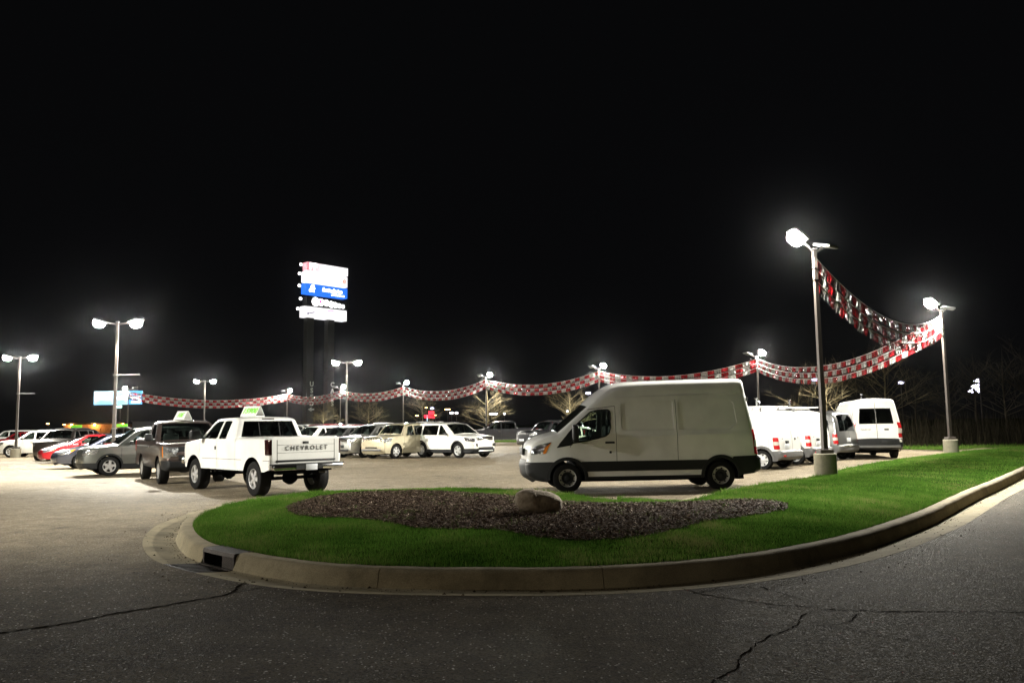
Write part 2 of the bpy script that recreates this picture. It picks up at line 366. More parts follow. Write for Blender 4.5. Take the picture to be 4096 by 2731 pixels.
# ---- asphalt: one sheet with the island cut out
lot_edge = [(-140, -25), (75, -25), (75, 62), (33, 47), (26, 45.2), (22.6, 42.2), (20.3, 46), (18.6, 53), (16.6, 60.5), (6.6, 70.5), (-3.6, 80.6), (-13.6, 93), (-22.4, 99.6), (-31, 107.5), (-45, 96), (-60, 100), (-140, 120)]
n0 = len(lot_edge); OUTC = outp(np.linspace(0, PER, int(PER / .32), endpoint=False))
verts = [Vector(p) for p in lot_edge] + [Vector(p) for p in OUTC]
rv, re, rf, ov, oe, of = delaunay_2d_cdt(verts, [], [list(range(n0)), list(range(n0, n0 + len(OUTC)))], 1, 1e-5)
acc = Acc(); acc.v = [(v.x, v.y, 0.0) for v in rv]; acc.f = [tuple(f) for f, o in zip(rf, of) if 0 in o and 1 not in o]; acc.m = [0] * len(acc.f)
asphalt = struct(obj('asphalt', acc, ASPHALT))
acc = Acc().add([(-900, -60, -.09), (900, -60, -.09), (900, 1500, -.09), (-900, 1500, -.09)], [(0, 1, 2, 3)])
struct(obj('ground', acc, FARGRASS))

# cracks in the asphalt: dark filled fissures, 4 mm over the sheet
CRACK = simple('crack_filler', (.014, .012, .010), .95)
def crack(px, w0, w1, seed):
    rg = random.Random(seed); P = catmull([G(x, y)[:2] for x, y in px], .05); acc = Acc(); n = len(P)
    for i in range(n):
        t = P[min(i + 1, n - 1)] - P[max(i - 1, 0)]; t = t / np.linalg.norm(t); nn = np.array((-t[1], t[0])); j = rg.uniform(-1, 1) * .016 + .03 * math.sin(i * .31 + seed) * math.sin(i * .13)
        ww = (w0 + (w1 - w0) * i / n) * rg.uniform(.35, 1.5) * .52
        for sg in (-1, 1): q = P[i] + nn * (j + sg * ww); acc.v.append((q[0], q[1], .004))
    for i in range(n - 1): acc.f.append((2 * i, 2 * i + 1, 2 * i + 3, 2 * i + 2)); acc.m.append(0)
    o = obj('crack', acc, CRACK, asphalt)
crack([(-60, 2542), (150, 2510), (400, 2465), (640, 2425), (800, 2398), (900, 2378), (945, 2352), (975, 2332)], .045, .03, 1)
crack([(880, 2384), (960, 2366), (1060, 2346)], .016, .01, 2)
crack([(2840, 2740), (2870, 2705), (2930, 2680), (2960, 2640), (3010, 2605), (3030, 2575), (3090, 2540), (3150, 2525), (3190, 2475), (3250, 2445), (3340, 2437)], .016, .009, 3)
crack([(2730, 2352), (2850, 2385), (2960, 2402), (3100, 2418), (3220, 2424), (3340, 2437), (3480, 2440), (3600, 2448), (3800, 2446), (4150, 2450)], .018, .020, 4)
crack([(3040, 2345), (3110, 2368), (3190, 2395)], .014, .012, 5)
crack([(3440, 2450), (3370, 2488), (3220, 2510)], .010, .006, 6)
crack([(3390, 2512), (3500, 2540), (3620, 2558), (3760, 2588)], .010, .008, 7)
crack([(2780, 2372), (2900, 2352), (3000, 2342)], .012, .010, 8)
crack([(1750, 1905), (1980, 1922), (2080, 1930)], .02, .02, 9)

# ---- raised lawn
GX0, GY0, GS = -9.0, 6.0, .25
gx = np.arange(GX0, 36, GS); gy = np.arange(GY0, 48, GS); XX, YY = np.meshgrid(gx, gy, indexing='ij')
LO = INNER[::3]
DD = seg_dist(np.c_[XX.ravel(), YY.ravel()], LO).reshape(XX.shape); IN = inside(np.c_[XX.ravel(), YY.ravel()], LO).reshape(XX.shape)
HH = .135 + np.where(IN, .085 * (1 - np.exp(-DD / 1.1)), 0)
HH += np.where(IN, .012 * np.sin(XX * 1.7 + YY) * np.sin(YY * 2.1 - XX * .6), 0)
def bil(A, x, y):
    u = np.clip((np.asarray(x) - GX0) / GS, 0, A.shape[0] - 1.001); v = np.clip((np.asarray(y) - GY0) / GS, 0, A.shape[1] - 1.001)
    i = u.astype(int); j = v.astype(int); a = u - i; b = v - j
    return A[i, j] * (1 - a) * (1 - b) + A[i + 1, j] * a * (1 - b) + A[i, j + 1] * (1 - a) * b + A[i + 1, j + 1] * a * b
def lawn_z(x, y): return bil(HH, x, y)
LB = INNER[::2]; gp = np.c_[XX.ravel(), YY.ravel()][::1]; msk = (IN & (DD > .2)).ravel(); gp = gp[msk]
near = gp[:, 1] < 24; gp = np.r_[gp[near], gp[~near][::5]]
verts = [Vector(p) for p in LB] + [Vector(p) for p in gp]
rv, re, rf, ov, oe, of = delaunay_2d_cdt(verts, [], [list(range(len(LB)))], 1, 1e-5)
zz = lawn_z([v.x for v in rv], [v.y for v in rv])
acc = Acc(); acc.v = [(v.x, v.y, z) for v, z in zip(rv, zz)]; acc.f = [tuple(f) for f, o in zip(rf, of) if 0 in o]; acc.m = [0] * len(acc.f)
lawn = struct(obj('lawn', acc, SOIL, smooth=60))

# mulch bed outline
mp_ = [(655, 1168), (700, 1146), (790, 1131), (900, 1127), (1000, 1127), (1130, 1134), (1180, 1139), (1300, 1150), (1400, 1155), (1520, 1150), (1650, 1144), (1760, 1147), (1812, 1159), (1790, 1172), (1700, 1186), (1600, 1202), (1530, 1221), (1440, 1233), (1300, 1236), (1200, 1226), (1120, 1216), (1050, 1216), (960, 1211), (870, 1196), (780, 1187), (690, 1181)]
MB = catmull([G(x * 1.7415, y * 1.7415, .23)[:2] for x, y in mp_], .2, True)
# irregular edge
MB = MB + np.random.normal(0, .035, MB.shape)
gm = np.c_[XX.ravel(), YY.ravel()]; gm = gm[inside(gm, MB)]; gm = gm[seg_dist(gm, MB) > .12]
rv, re, rf, ov, oe, of = delaunay_2d_cdt([Vector(p) for p in MB] + [Vector(p) for p in gm], [], [list(range(len(MB)))], 1, 1e-5)
acc = Acc(); ed = seg_dist([(v.x, v.y) for v in rv], MB); zz = lawn_z([v.x for v in rv], [v.y for v in rv]) + np.where(ed < .02, -.012, .022)
acc.v = [(v.x, v.y, z) for v, z in zip(rv, zz)]; acc.f = [tuple(f) for f in rf]; acc.m = [0] * len(acc.f)
mulch_bed = struct(obj('mulch_bed', acc, MULCHB, smooth=60))

def quads(name, V, mats, tint=None, faces=None, n=3, par=None):
    me = bpy.data.meshes.new(name); nv = len(V); nf = nv // n
    me.vertices.add(nv); me.vertices.foreach_set('co', V.astype(np.float32).ravel())
    me.loops.add(nv); me.loops.foreach_set('vertex_index', np.arange(nv, dtype=np.int32))
    me.polygons.add(nf); me.polygons.foreach_set('loop_start', np.arange(0, nv, n, dtype=np.int32))
    me.materials.append(mats)
    if tint is not None:
        a = me.attributes.new('tint', 'FLOAT', 'FACE'); a.data.foreach_set('value', tint.astype(np.float32))
    me.update(); me.validate()
    return link(name, me, par)
def noise2(x, y, s, k=5, seed=0):
    rg = np.random.RandomState(seed); v = np.zeros_like(x)
    for i in range(k):
        a = rg.uniform(0, 6.28); f = s * rg.uniform(.5, 1.8); v += np.sin((x * math.cos(a) + y * math.sin(a)) * f + rg.uniform(0, 6.28))
    return v / k
def grass(n, box, cond, wmul):
    x = np.random.uniform(box[0], box[1], n); y = np.random.uniform(box[2], box[3], n); P = np.c_[x, y]
    m = cond(P); P = P[m]; x, y = P.T; k = len(P)
    cl = noise2(x, y, 5, 6, 3) + .6 * noise2(x, y, 14, 6, 5)
    h = np.random.uniform(.025, .058, k) * (1 + .35 * cl); ww = np.random.uniform(.004, .007, k) * wmul
    ed_ = bil(DD, x, y); h = h * np.where(ed_ < .10, 1.7, 1.0)
    z = lawn_z(x, y) - .004; a = np.random.uniform(0, 6.283, k); ln = np.abs(np.random.normal(0, .028, k)); la = np.random.uniform(0, 6.283, k)
    dx = np.cos(a) * ww / 2; dy = np.sin(a) * ww / 2
    A = np.c_[x - dx, y - dy, z]; B = np.c_[x + dx, y + dy, z]; C = np.c_[x + np.cos(la) * ln, y + np.sin(la) * ln, z + h]
    V = np.stack([A, B, C], 1).reshape(-1, 3)
    t = np.clip(.42 + .26 * cl + .30 * noise2(x, y, 1.6, 5, 8) + np.random.normal(0, .16, k), 0, .93); t[np.random.rand(k) < .03] = 1.0
    return V, t
def c_near(P):
    m = inside(P, LB); P2 = P[m]; mm = inside(P2, MB); dd = seg_dist(P2, MB[::2])
    pr = np.where(mm, np.exp(-dd / .10) * .55 + .012, 1.0); m[m] = np.random.rand(len(P2)) < pr; return m
# weed tufts standing in the mulch
tc_ = np.c_[np.random.uniform(MB[:, 0].min(), MB[:, 0].max(), 260), np.random.uniform(MB[:, 1].min(), MB[:, 1].max(), 260)]; tc_ = tc_[inside(tc_, MB)]
tw_ = np.exp(-np.random.uniform(0, 2.2, len(tc_)))
def c_tuft(P):
    m = np.zeros(len(P), bool)
    for (cx_, cy_), w_ in zip(tc_, tw_): m |= np.random.rand(len(P)) < .85 * np.exp(-((P[:, 0] - cx_) ** 2 + (P[:, 1] - cy_) ** 2) / (2 * (.05 + .05 * w_) ** 2)) * w_
    return m & inside(P, MB)
V0, t0_ = grass(90000, (MB[:, 0].min(), MB[:, 0].max(), MB[:, 1].min(), MB[:, 1].max()), c_tuft, 1.2); V0[2::3, 2] += np.random.uniform(.0, .05, len(V0) // 3)
V1, t1 = grass(520000, (-6.5, 9.0, 8.0, 16.5), c_near, 1.0)
V2, t2 = grass(200000, (-7.5, 9.5, 16.5, 24.5), lambda P: c_near(P), 1.7)
V3, t3 = grass(420000, (7.0, 32, 12, 46), lambda P: inside(P, LB) & ~((P[:, 0] < 9.0) & (P[:, 1] < 16.5)) & ~((P[:, 0] < 9.5) & (P[:, 1] > 16.5) & (P[:, 1] < 24.5)), 2.3)
stuff(tag(quads('grass', np.r_[V0, V1, V2, V3], BLADE, np.r_[t0_, t1, t2, t3]), 'short mown green grass covering the raised kerbed island', 'grass'))

# wood chips
def chip_mat():
    m, nt, b, o = newmat('wood_chip'); L = nt.links.new; at = nt.nodes.new('ShaderNodeAttribute'); at.attribute_name = 'tint'
    r = nt.nodes.new('ShaderNodeValToRGB'); e = r.color_ramp.elements; e[0].color = (.036, .022, .016, 1); e[1].color = (.58, .48, .38, 1)
    k = r.color_ramp.elements.new(.6); k.color = (.17, .125, .095, 1); k = r.color_ramp.elements.new(.86); k.color = (.25, .17, .12, 1)
    L(at.outputs['Fac'], r.inputs[0]); L(r.outputs[0], b.inputs['Base Color']); b.inputs['Roughness'].default_value = .8; b.inputs['Specular IOR Level'].default_value = .06; return m
n = 120000; P = np.c_[np.random.uniform(MB[:, 0].min(), MB[:, 0].max(), n), np.random.uniform(MB[:, 1].min(), MB[:, 1].max(), n)]
P = P[inside(P, MB)]; k = len(P); x, y = P.T; z = lawn_z(x, y) + .024 + np.random.uniform(0, .022, k)
a = np.random.uniform(0, 6.283, k); ln = np.random.gamma(2.0, .0085, k) + .006; wd = np.random.uniform(.003, .009, k); tl = np.random.normal(0, .35, k); rl = np.random.normal(0, .5, k)
ux = np.c_[np.cos(a) * np.cos(tl), np.sin(a) * np.cos(tl), np.sin(tl)] * ln[:, None]; vx = np.c_[-np.sin(a) * np.cos(rl), np.cos(a) * np.cos(rl), np.sin(rl)] * wd[:, None]; c = np.c_[x, y, z]
V = np.stack([c - ux - vx, c + ux - vx * .6, c + ux * .8 + vx, c - ux + vx], 1).reshape(-1, 3)
stuff(tag(quads('wood_chips', V, chip_mat(), np.where(np.random.rand(k) < .05, np.random.uniform(.86, 1, k), np.random.beta(1.3, 2.6, k) * .8), n=4), 'brown bark chips scattered over the planting bed', 'mulch'))

# grit and dead leaf scraps lying in the gutter and on the drive
n = 5200; q_ = np.random.uniform(0, PER, n); od = np.where(np.random.rand(n) < .7, np.random.normal(.40, .06, n), np.random.uniform(-.5, .38, n)); od = np.clip(od, -1.2, .455); gp_ = off(q_, od)
gz_ = np.where(od < 0, .0, -.04 * np.clip(od, 0, .4) / .4) + .003; sz = np.random.gamma(1.6, .0035, n) + .002; a = np.random.uniform(0, 6.283, n)
cA = np.c_[gp_[:, 0] + np.cos(a) * sz, gp_[:, 1] + np.sin(a) * sz, gz_ - .002]; cB = np.c_[gp_[:, 0] + np.cos(a + 2.1) * sz, gp_[:, 1] + np.sin(a + 2.1) * sz, gz_ - .002]; cC = np.c_[gp_[:, 0] + np.cos(a + 4.2) * sz, gp_[:, 1] + np.sin(a + 4.2) * sz, gz_ - .002]; cT = np.c_[gp_, gz_ + sz * .7]
stuff(tag(quads('gutter_grit', np.stack([cA, cB, cT, cB, cC, cT, cC, cA, cT], 1).reshape(-1, 3), simple('grit', (.07, .055, .038), .9, var=.4)), 'fine grit and leaf scraps lying along the gutter', 'grit'))

# ---- boulder
def boulder():
    c = G(2155, 2058, .23)
    bm = bmesh.new(); bmesh.ops.create_icosphere(bm, subdivisions=5, radius=1); rg = np.random.RandomState(4)
    ks = [(rg.normal(size=3), rg.uniform(0, 6.28), rg.uniform(.5, 1)) for _ in range(16)]
    for v in bm.verts:
        p = v.co.copy(); q = Vector((max(-1, min(1, p.x)), p.y, p.z))
        q.x = math.copysign(abs(q.x) ** .82, q.x); q.z = math.copysign(abs(q.z) ** .75, q.z)
        dsp = sum(w_ * math.sin(k_[0] * p.x * 2.1 + k_[1] * p.y * 2.1 + k_[2] * p.z * 2.1 + ph) for k_, ph, w_ in ks) * .012 + sum(w_ * math.sin(k_[0] * p.x * 9 + k_[1] * p.y * 9 + k_[2] * p.z * 9 + ph) for k_, ph, w_ in ks) * .003
        q = q * (1 + dsp); sk = .06 * q.x
        v.co = Vector((q.x * .385, q.y * .30, q.z * .20 - sk * .55 + (.02 if q.x < -.2 else 0)))
    me = bpy.data.meshes.new('boulder'); bm.to_mesh(me); bm.free(); me.polygons.foreach_set('use_smooth', [True] * len(me.polygons))
    m, nt, b, o = newmat('boulder_rock'); L = nt.links.new; tc = nt.nodes.new('ShaderNodeTexCoord')
    n1 = nt.nodes.new('ShaderNodeTexNoise'); n1.inputs['Scale'].default_value = 5; n1.inputs['Detail'].default_value = 9; L(tc.outputs['Object'], n1.inputs['Vector'])
    r = nt.nodes.new('ShaderNodeValToRGB'); e = r.color_ramp.elements; e[0].position = .32; e[0].color = (.13, .095, .06, 1); e[1].position = .68; e[1].color = (.34, .28, .20, 1); L(n1.outputs[0], r.inputs[0]); L(r.outputs[0], b.inputs['Base Color'])
    n2 = nt.nodes.new('ShaderNodeTexNoise'); n2.inputs['Scale'].default_value = 30; n2.inputs['Detail'].default_value = 8; L(tc.outputs['Object'], n2.inputs['Vector'])
    bp = nt.nodes.new('ShaderNodeBump'); bp.inputs['Strength'].default_value = .9; bp.inputs['Distance'].default_value = .03; L(n2.outputs[0], bp.inputs['Height']); L(bp.outputs[0], b.inputs['Normal']); b.inputs['Roughness'].default_value = .9
    me.materials.append(m); ob = link('boulder', me, loc=(c.x, c.y + .22, .235 + .165)); tag(ob, 'rounded tan boulder lying on the bark mulch bed', 'boulder'); ob.rotation_euler = (0, .03, .12)
boulder()

# ---- storm drain
def drain():
    IRON = simple('cast_iron', (.035, .026, .02), .6, .6, bump=.4, bscale=90, var=.3, vscale=8)
    VOID = simple('drain_void', (.004, .004, .004), .95)
    t = thing('storm_drain', 'rusty cast iron kerb inlet with slotted gutter grate', 'storm drain', (0, 0, 0))
    L_ = .88; n = 7
    def sweep(prof, s0, s1, name, mat, cap=True):
        ss = np.linspace(s0, s1, n); acc = Acc(); k = len(prof)
        for q in ss:
            for dd, z in prof: p = off(q, dd); acc.v.append((p[0], p[1], z))
        for i in range(n - 1):
            for j in range(k): acc.f.append((i * k + j, (i + 1) * k + j, (i + 1) * k + (j + 1) % k, i * k + (j + 1) % k)); acc.m.append(0)
        acc.f += [tuple(range(k))[::-1], tuple((n - 1) * k + j for j in range(k))]; acc.m += [0, 0]
        return obj(name, acc, mat, t)
    a, b_ = s_in - .455, s_in + .455
    sweep([(.475, .105), (.49, .15), (.74, .156), (.74, .10)], a, b_, 'hood', IRON)
    sweep([(.62, -.05), (.62, .104), (.72, .104), (.72, -.05)], a, b_, 'back_plate', VOID)
    for q0, q1 in ((a, a + .05), (b_ - .30, b_)): sweep([(.48, -.05), (.48, .104), (.619, .104), (.619, -.05)], q0, q1, 'side_plate', IRON)
    sweep([(.0, -.07), (.0, -.055), (.618, -.055), (.618, -.07)], a, b_, 'sump', VOID)
    sweep([(.0, -.054), (.0, .003), (.04, .001), (.04, -.054)], a, b_, 'frame_rail', IRON)
    sweep([(.43, -.054), (.43, -.03), (.475, -.03), (.475, -.054)], a, b_, 'frame_rail', IRON)
    for k in range(7):
        q = a + .06 + k * (b_ - a - .12) / 6; sweep([(.041, -.04), (.041, -.002), (.429, -.036), (.429, -.053)], q - .026, q + .026, 'grate_bar', IRON)
drain()
# ================================================================== VEHICLES
def fillet(pts):
    out = []; n = len(pts)
    for i, p in enumerate(pts):
        P = np.array(p[:2], float); r = p[2] if len(p) > 2 else .06
        if i in (0, n - 1) or r <= 0: out.append(P); continue
        A = np.array(pts[i - 1][:2], float); B = np.array(pts[i + 1][:2], float)
        la = np.linalg.norm(A - P); lb = np.linalg.norm(B - P); ra = min(r, la * .46); rb = min(r, lb * .46)
        a = P + (A - P) / la * ra; b = P + (B - P) / lb * rb
        for t in (0, .25, .5, .75, 1): out.append((1 - t) ** 2 * a + 2 * t * (1 - t) * P + t * t * b)
    return out
def densify(P, mx, closed=False):
    out = []; n = len(P)
    for i in range(n if closed else n - 1):
        a = np.array(P[i], float); b = np.array(P[(i + 1) % n], float); k = max(1, int(math.ceil(np.linalg.norm(b - a) / mx)))
        for j in range(k): out.append(a + (b - a) * j / k)
    if not closed: out.append(np.array(P[-1], float))
    return out
WHEELC = {}
def wheel_mesh(Rr, tw, rr, style, rimmat):
    key = (Rr, tw, rr, style, rimmat.name)
    if key in WHEELC: return WHEELC[key]
    h = tw / 2
    ty = Acc().lathe([(rr * .96, -h * .8), (rr * 1.02, -h * .98), (Rr * .86, -h), (Rr * .96, -h * .9), (Rr, -h * .68), (Rr, h * .68), (Rr * .96, h * .9), (Rr * .86, h), (rr * 1.02, h * .98), (rr * .96, h * .8)], 32, 'y')
    # tread grooves
    for g in (-.35, 0, .35): ty.lathe([(Rr + .001, g * tw - .004), (Rr + .003, g * tw - .004), (Rr + .003, g * tw + .004)], 32, 'y')
    mt = mkmesh('wheel', ty, RUBBER, 35)
    a = Acc()          # outer face toward -y (local); +y side mirrored by rotation
    yo = -h * .80
    a.lathe([(rr, -h * .86), (rr * .985, -h * .93), (rr * .93, -h * .90), (rr * .88, yo * .62), (rr * .86, h * .5), (rr * .98, h * .8)], 32, 'y', 0)
    a.lathe([(rr * .87, yo * .1), (0.001, yo * .1)], 24, 'y', 1)
    a.lathe([(rr * .6, yo * .25), (rr * .6, yo * .12)], 20, 'y', 2); a.lathe([(.001, yo * .25), (rr * .6, yo * .25)], 20, 'y', 2)
    def spoke(an, r1, r2, w1, w2, y1, y2, th=.03):
        c, s = math.cos(an), math.sin(an); vs = []
        for (r_, w_, y_) in ((r1, w1, y1), (r2, w2, y2)):
            for sg in (-1, 1):
                for dy in (0, th):
                    vs.append((r_ * c - sg * w_ / 2 * s, y_ + dy, r_ * s + sg * w_ / 2 * c))
        a.add(vs, [(0, 2, 6, 4), (1, 5, 7, 3), (0, 4, 5, 1), (2, 3, 7, 6), (0, 1, 3, 2), (4, 6, 7, 5)], 0)
    if style == 'steel':
        a.lathe([(rr * .93, yo * .8), (rr * .72, yo * .62), (rr * .68, yo * .95)], 32, 'y', 0)
        a.lathe([(rr * .68, yo * .95), (rr * .60, yo * 1.0), (rr * .58, yo * .9), (rr * .38, yo * .75), (rr * .34, yo * 1.0), (rr * .26, yo * 1.08), (.001, yo * 1.08)], 32, 'y', 1)
        for k in range(8): 
            an = k * math.pi / 4; a.lathe([(.022, 0), (.022, -.006), (.001, -.006)], 8, 'y', 1, (rr * .80 * math.cos(an), yo * .72, rr * .80 * math.sin(an)))
    else:
        ns, w1, w2, dbl = {'five': (5, .34, .42, 0), 'six': (6, .26, .36, 0), 'multi': (10, .16, .14, 0), 'split': (5, .13, .17, 1), 'cap': (7, .36, .42, 0), 'mesh': (8, .14, .2, 0)}[style]
        for k in range(ns):
            an = 2 * math.pi * k / ns + .3
            if dbl:
                for q in (-.16, .16): spoke(an + q, rr * .15, rr * .92, rr * w1, rr * w2, yo * 1.04, yo * .92)
            else: spoke(an, rr * .12, rr * .92, rr * w1, rr * w2, yo * 1.04, yo * .92)
        a.lathe([(rr * .30, yo * .9), (rr * .28, yo * 1.08), (rr * .14, yo * 1.12), (.001, yo * 1.12)], 16, 'y', 0)
    mr = mkmesh('rim', a, [rimmat, BLACKP, STEELW], 35)
    WHEELC[key] = (mt, mr); return mt, mr

class Car:
    def __init__(s, spec, paintm, name, label, cat, group=None):
        s.sp = sp = dict(spec); s.paint = paintm
        s.L = sp['L']; s.hw = sp['W'] / 2; s.root = thing(name, label, cat, group=group)
        s.acc = {}      # name -> (Acc, material)
        sil = fillet(sp['top']); s.breaks = []
        sil = densify(sil, .11)
        # insert exact break points for strip regions
        for nm, A, B, u0_, u1_, mt, *r in sp.get('strip', []):
            for q in (A, B):
                s.breaks.append(np.array(q, float))
        S = [np.array(p) for p in sil]
        for q in s.breaks:
            best = None
            for i in range(len(S) - 1):
                a, b = S[i], S[i + 1]; ab = b - a; L = ab @ ab
                if L < 1e-9: continue
                t = min(1, max(0, ((q - a) @ ab) / L)); p = a + t * ab; dd = np.linalg.norm(p - q)
                if best is None or dd < best[0]: best = (dd, i, t, p)
            _, i, t, p = best
            if t * np.linalg.norm(S[i + 1] - S[i]) > .006 and (1 - t) * np.linalg.norm(S[i + 1] - S[i]) > .006: S.insert(i + 1, p)
        s.S = np.array(S)
        s.side(); s.strip(); s.flush(); s.wheels(); s.under(); s.extras()
    # ---- half width
    def W(s, x, z, raw=False):
        sp = s.sp; x = np.asarray(x, float); z = np.asarray(z, float); hw = s.hw
        zb = sp.get('belt', 1.0); H = sp['H']; th = sp.get('tumble', .16); tk = sp.get('tuck', .05); zl = sp.get('tuckz', .6)
        w_ = np.full(np.broadcast(x, z).shape, hw)
        k = np.clip((z - zb) / (H - zb), 0, 1.1); w_ = w_ - th * k ** 1.12 - .018 * np.clip((z - zb) / .05, 0, 1)
        k = np.clip((zl - z) / zl, 0, 1); w_ = w_ - tk * k ** 1.4
        for cz, ch in sp.get('crease', []): w_ = w_ - ch * np.exp(-((z - cz) / .035) ** 2)
        nf, lf, pf = sp.get('nose', (.72, .9, 2.4)); nr, lr, prr = sp.get('tail', (.86, .5, 2.4))
        t = np.clip(1 - x / lf, 0, 1); w_ = w_ * (1 - (1 - nf) * t ** pf)
        t = np.clip(1 - (s.L - x) / lr, 0, 1); w_ = w_ * (1 - (1 - nr) * t ** prr)
        return w_
    def Y(s, P):
        r = s.sp.get('edge', .07); d_ = seg_dist(P, s.S, False); k = np.clip(1 - d_ / r, 0, 1)
        return s.W(P[:, 0], P[:, 1]) - r * (1 - np.sqrt(np.clip(1 - k * k, 0, 1)))
    def get(s, name, mat):
        if name not in s.acc: s.acc[name] = (Acc(), mat)
        return s.acc[name][0]
    def loc(s, x, y, z): return (x - s.L / 2, y, z)
    # ---- flank
    def side(s):
        sp = s.sp; sill = sp['sill']; ra = sp['arch']; zc = sp['R']; S = s.S
        low = []
        xa, xb = S[-1][0], S[0][0]
        pts = [(xa, S[-1][1])]
        def arch(xc, rev=True):
            zz = max(sill, 0); half = math.asin(min(1, max(-1, (zz - zc) / ra))) if abs(zz - zc) < ra else 0
            a0, a1 = half, math.pi - half; return [(xc + ra * math.cos(a), zc + ra * math.sin(a)) for a in np.linspace(a0, a1, 15)]
        pts.append((sp['xr'] + ra + .10, sp.get('sill_r', sill))); pts += arch(sp['xr']); pts += arch(sp['xf']); pts.append((sp['xf'] - ra - .10, sp.get('sill_f', sill)))
        pts.append((xb, S[0][1]))
        low = densify(pts, .11)[1:-1]
        outline = [tuple(p) for p in S] + [tuple(p) for p in low]
        regs = sp.get('side', [])
        polys = [outline]
        verts = [Vector(p) for p in outline]; faces = [list(range(len(outline)))]; allp = np.array(outline)
        for nm, poly, mat, *r in regs:
            P = densify(poly if (r and r[-1] == 'raw') else fillet_closed(poly, .03), .13, True); i0 = len(verts); verts += [Vector(p) for p in P]; faces.append(list(range(i0, i0 + len(P)))); polys.append(np.array(P))
        gx_ = np.arange(S[:, 0].min() + .06, S[:, 0].max(), .12); gz_ = np.arange(.1, S[:, 1].max(), .10); g = np.array([(a, b) for a in gx_ for b in gz_])
        # rounding band
        rr_ = sp.get('edge', .07); T = np.gradient(S, axis=0); T /= np.linalg.norm(T, axis=1, keepdims=True) + 1e-9; N = np.c_[T[:, 1], -T[:, 0]]
        band = np.concatenate([S + N * rr_ * f for f in (.12, .35, .7, 1.05)])
        g = g[seg_dist(g, S, False) > rr_ * 1.3]; g = np.r_[g, band]
        g = g[inside(g, np.array(outline))]
        dm = np.full(len(g), 1e9)
        for i, P in enumerate(polys):
            dq = seg_dist(g, np.array(P)); dm = np.minimum(dm, dq if i else np.where(seg_dist(g, S, False) < rr_ * 1.2, 1, dq))
        g = g[dm > .022]
        verts += [Vector(p) for p in g]
        rv, re, rf, ov, oe, of = delaunay_2d_cdt(verts, [], faces, 1, 1e-5)
        V = np.array([(v.x, v.y) for v in rv]); y = s.Y(V); s.V2 = V
        groups = {}
        for f, o in zip(rf, of):
            if 0 not in o: continue
            groups.setdefault(max(o), []).append(f)
        for gi, fs in groups.items():
            if gi == 0: nm, mat, dy, mode = 'body', s.paint, 0.0, 'join'
            else:
                nm, _, mat, *r = regs[gi - 1]; dy = r[0] if r else 0.0; mode = 'pair' if 'pair' in r else 'join'
                if mat is None: continue
            cnt = {}
            for f in fs:
                for i in range(len(f)):
                    e = (f[i], f[(i + 1) % len(f)]); k = (min(e), max(e)); cnt[k] = cnt.get(k, 0) + 1
            for sg in (-1, 1):
                key = nm if mode == 'join' else '%s#%d#%d' % (nm, gi, sg)
                a = s.get(key, mat)
                used = sorted({i for f in fs for i in f}); mp = {i: k for k, i in enumerate(used)}
                vs = [s.loc(V[i, 0], sg * (y[i] + dy), V[i, 1]) for i in used]
                a.add(vs, [tuple(mp[i] for i in f) for f in fs])
                if dy != 0:
                    bd = [k for k, c in cnt.items() if c == 1]; vs = []; q = []
                    for (i, j) in bd:
                        o = len(vs); vs += [s.loc(V[i, 0], sg * (y[i] + dy), V[i, 1]), s.loc(V[j, 0], sg * (y[j] + dy), V[j, 1]), s.loc(V[j, 0], sg * (y[j] - .002), V[j, 1]), s.loc(V[i, 0], sg * (y[i] - .002), V[i, 1])]; q.append((o, o + 1, o + 2, o + 3))
                    (a if dy > 0 else s.get('body', s.paint)).add(vs, q)
    # ---- centre strip: nose, bonnet, screen, roof, tail
    def strip(s):
        sp = s.sp; S = s.S; n = len(S); r = sp.get('edge', .07)
        h = s.W(S[:, 0], S[:, 1]) - r; T = np.gradient(S, axis=0); T /= np.linalg.norm(T, axis=1, keepdims=True) + 1e-9; N = np.c_[-T[:, 1], T[:, 0]]
        vert = np.abs(N[:, 0]); crown = sp.get('crown', .035) * (1 - vert) + np.where(S[:, 0] < s.L / 2, sp.get('bulge', .07), sp.get('rbulge', .05)) * vert
        cols = {-1., -.93, -.75, -.5, -.25, 0., .25, .5, .75, .93, 1.}
        regs = sp.get('strip', []); cum_ = np.r_[0, np.cumsum(np.linalg.norm(np.diff(S, axis=0), axis=1))]; rr = []
        for nm, A, B, a, b, mat, *q in regs:
            cols |= {a, b}
            i0 = np.argmin(np.linalg.norm(S - np.array(A), axis=1)); i1 = np.argmin(np.linalg.norm(S - np.array(B), axis=1))
            rr.append((nm, min(i0, i1), max(i0, i1), a, b, mat, q[0] if q else 0.0))
        U = sorted(cols); s.U = U
        def pt(i, u, dy=0):
            k = crown[i] * (1 - u * u) + dy
            return s.loc(S[i, 0] + N[i, 0] * k, u * h[i], S[i, 1] + N[i, 1] * k)
        s.pt = pt; s.h = h
        for i in range(n - 1):
            for j in range(len(U) - 1):
                um = (U[j] + U[j + 1]) / 2; nm, mat, dy = 'body', s.paint, 0.0
                for (n_, i0, i1, a, b, m_, d_) in rr:
                    if i0 <= i < i1 and a <= um <= b: nm, mat, dy = n_, m_, d_
                if mat is None: continue
                a_ = s.get(nm, mat); a_.add([pt(i, U[j], dy), pt(i, U[j + 1], dy), pt(i + 1, U[j + 1], dy), pt(i + 1, U[j], dy)], [(0, 1, 2, 3)])
                if dy:
                    # skirt on region border
                    pass
    def flush(s):
        for key, (a, mat) in s.acc.items():
            nm = key.split('#')[0]; obj(nm, a, mat, s.root, smooth=32, weld=True)
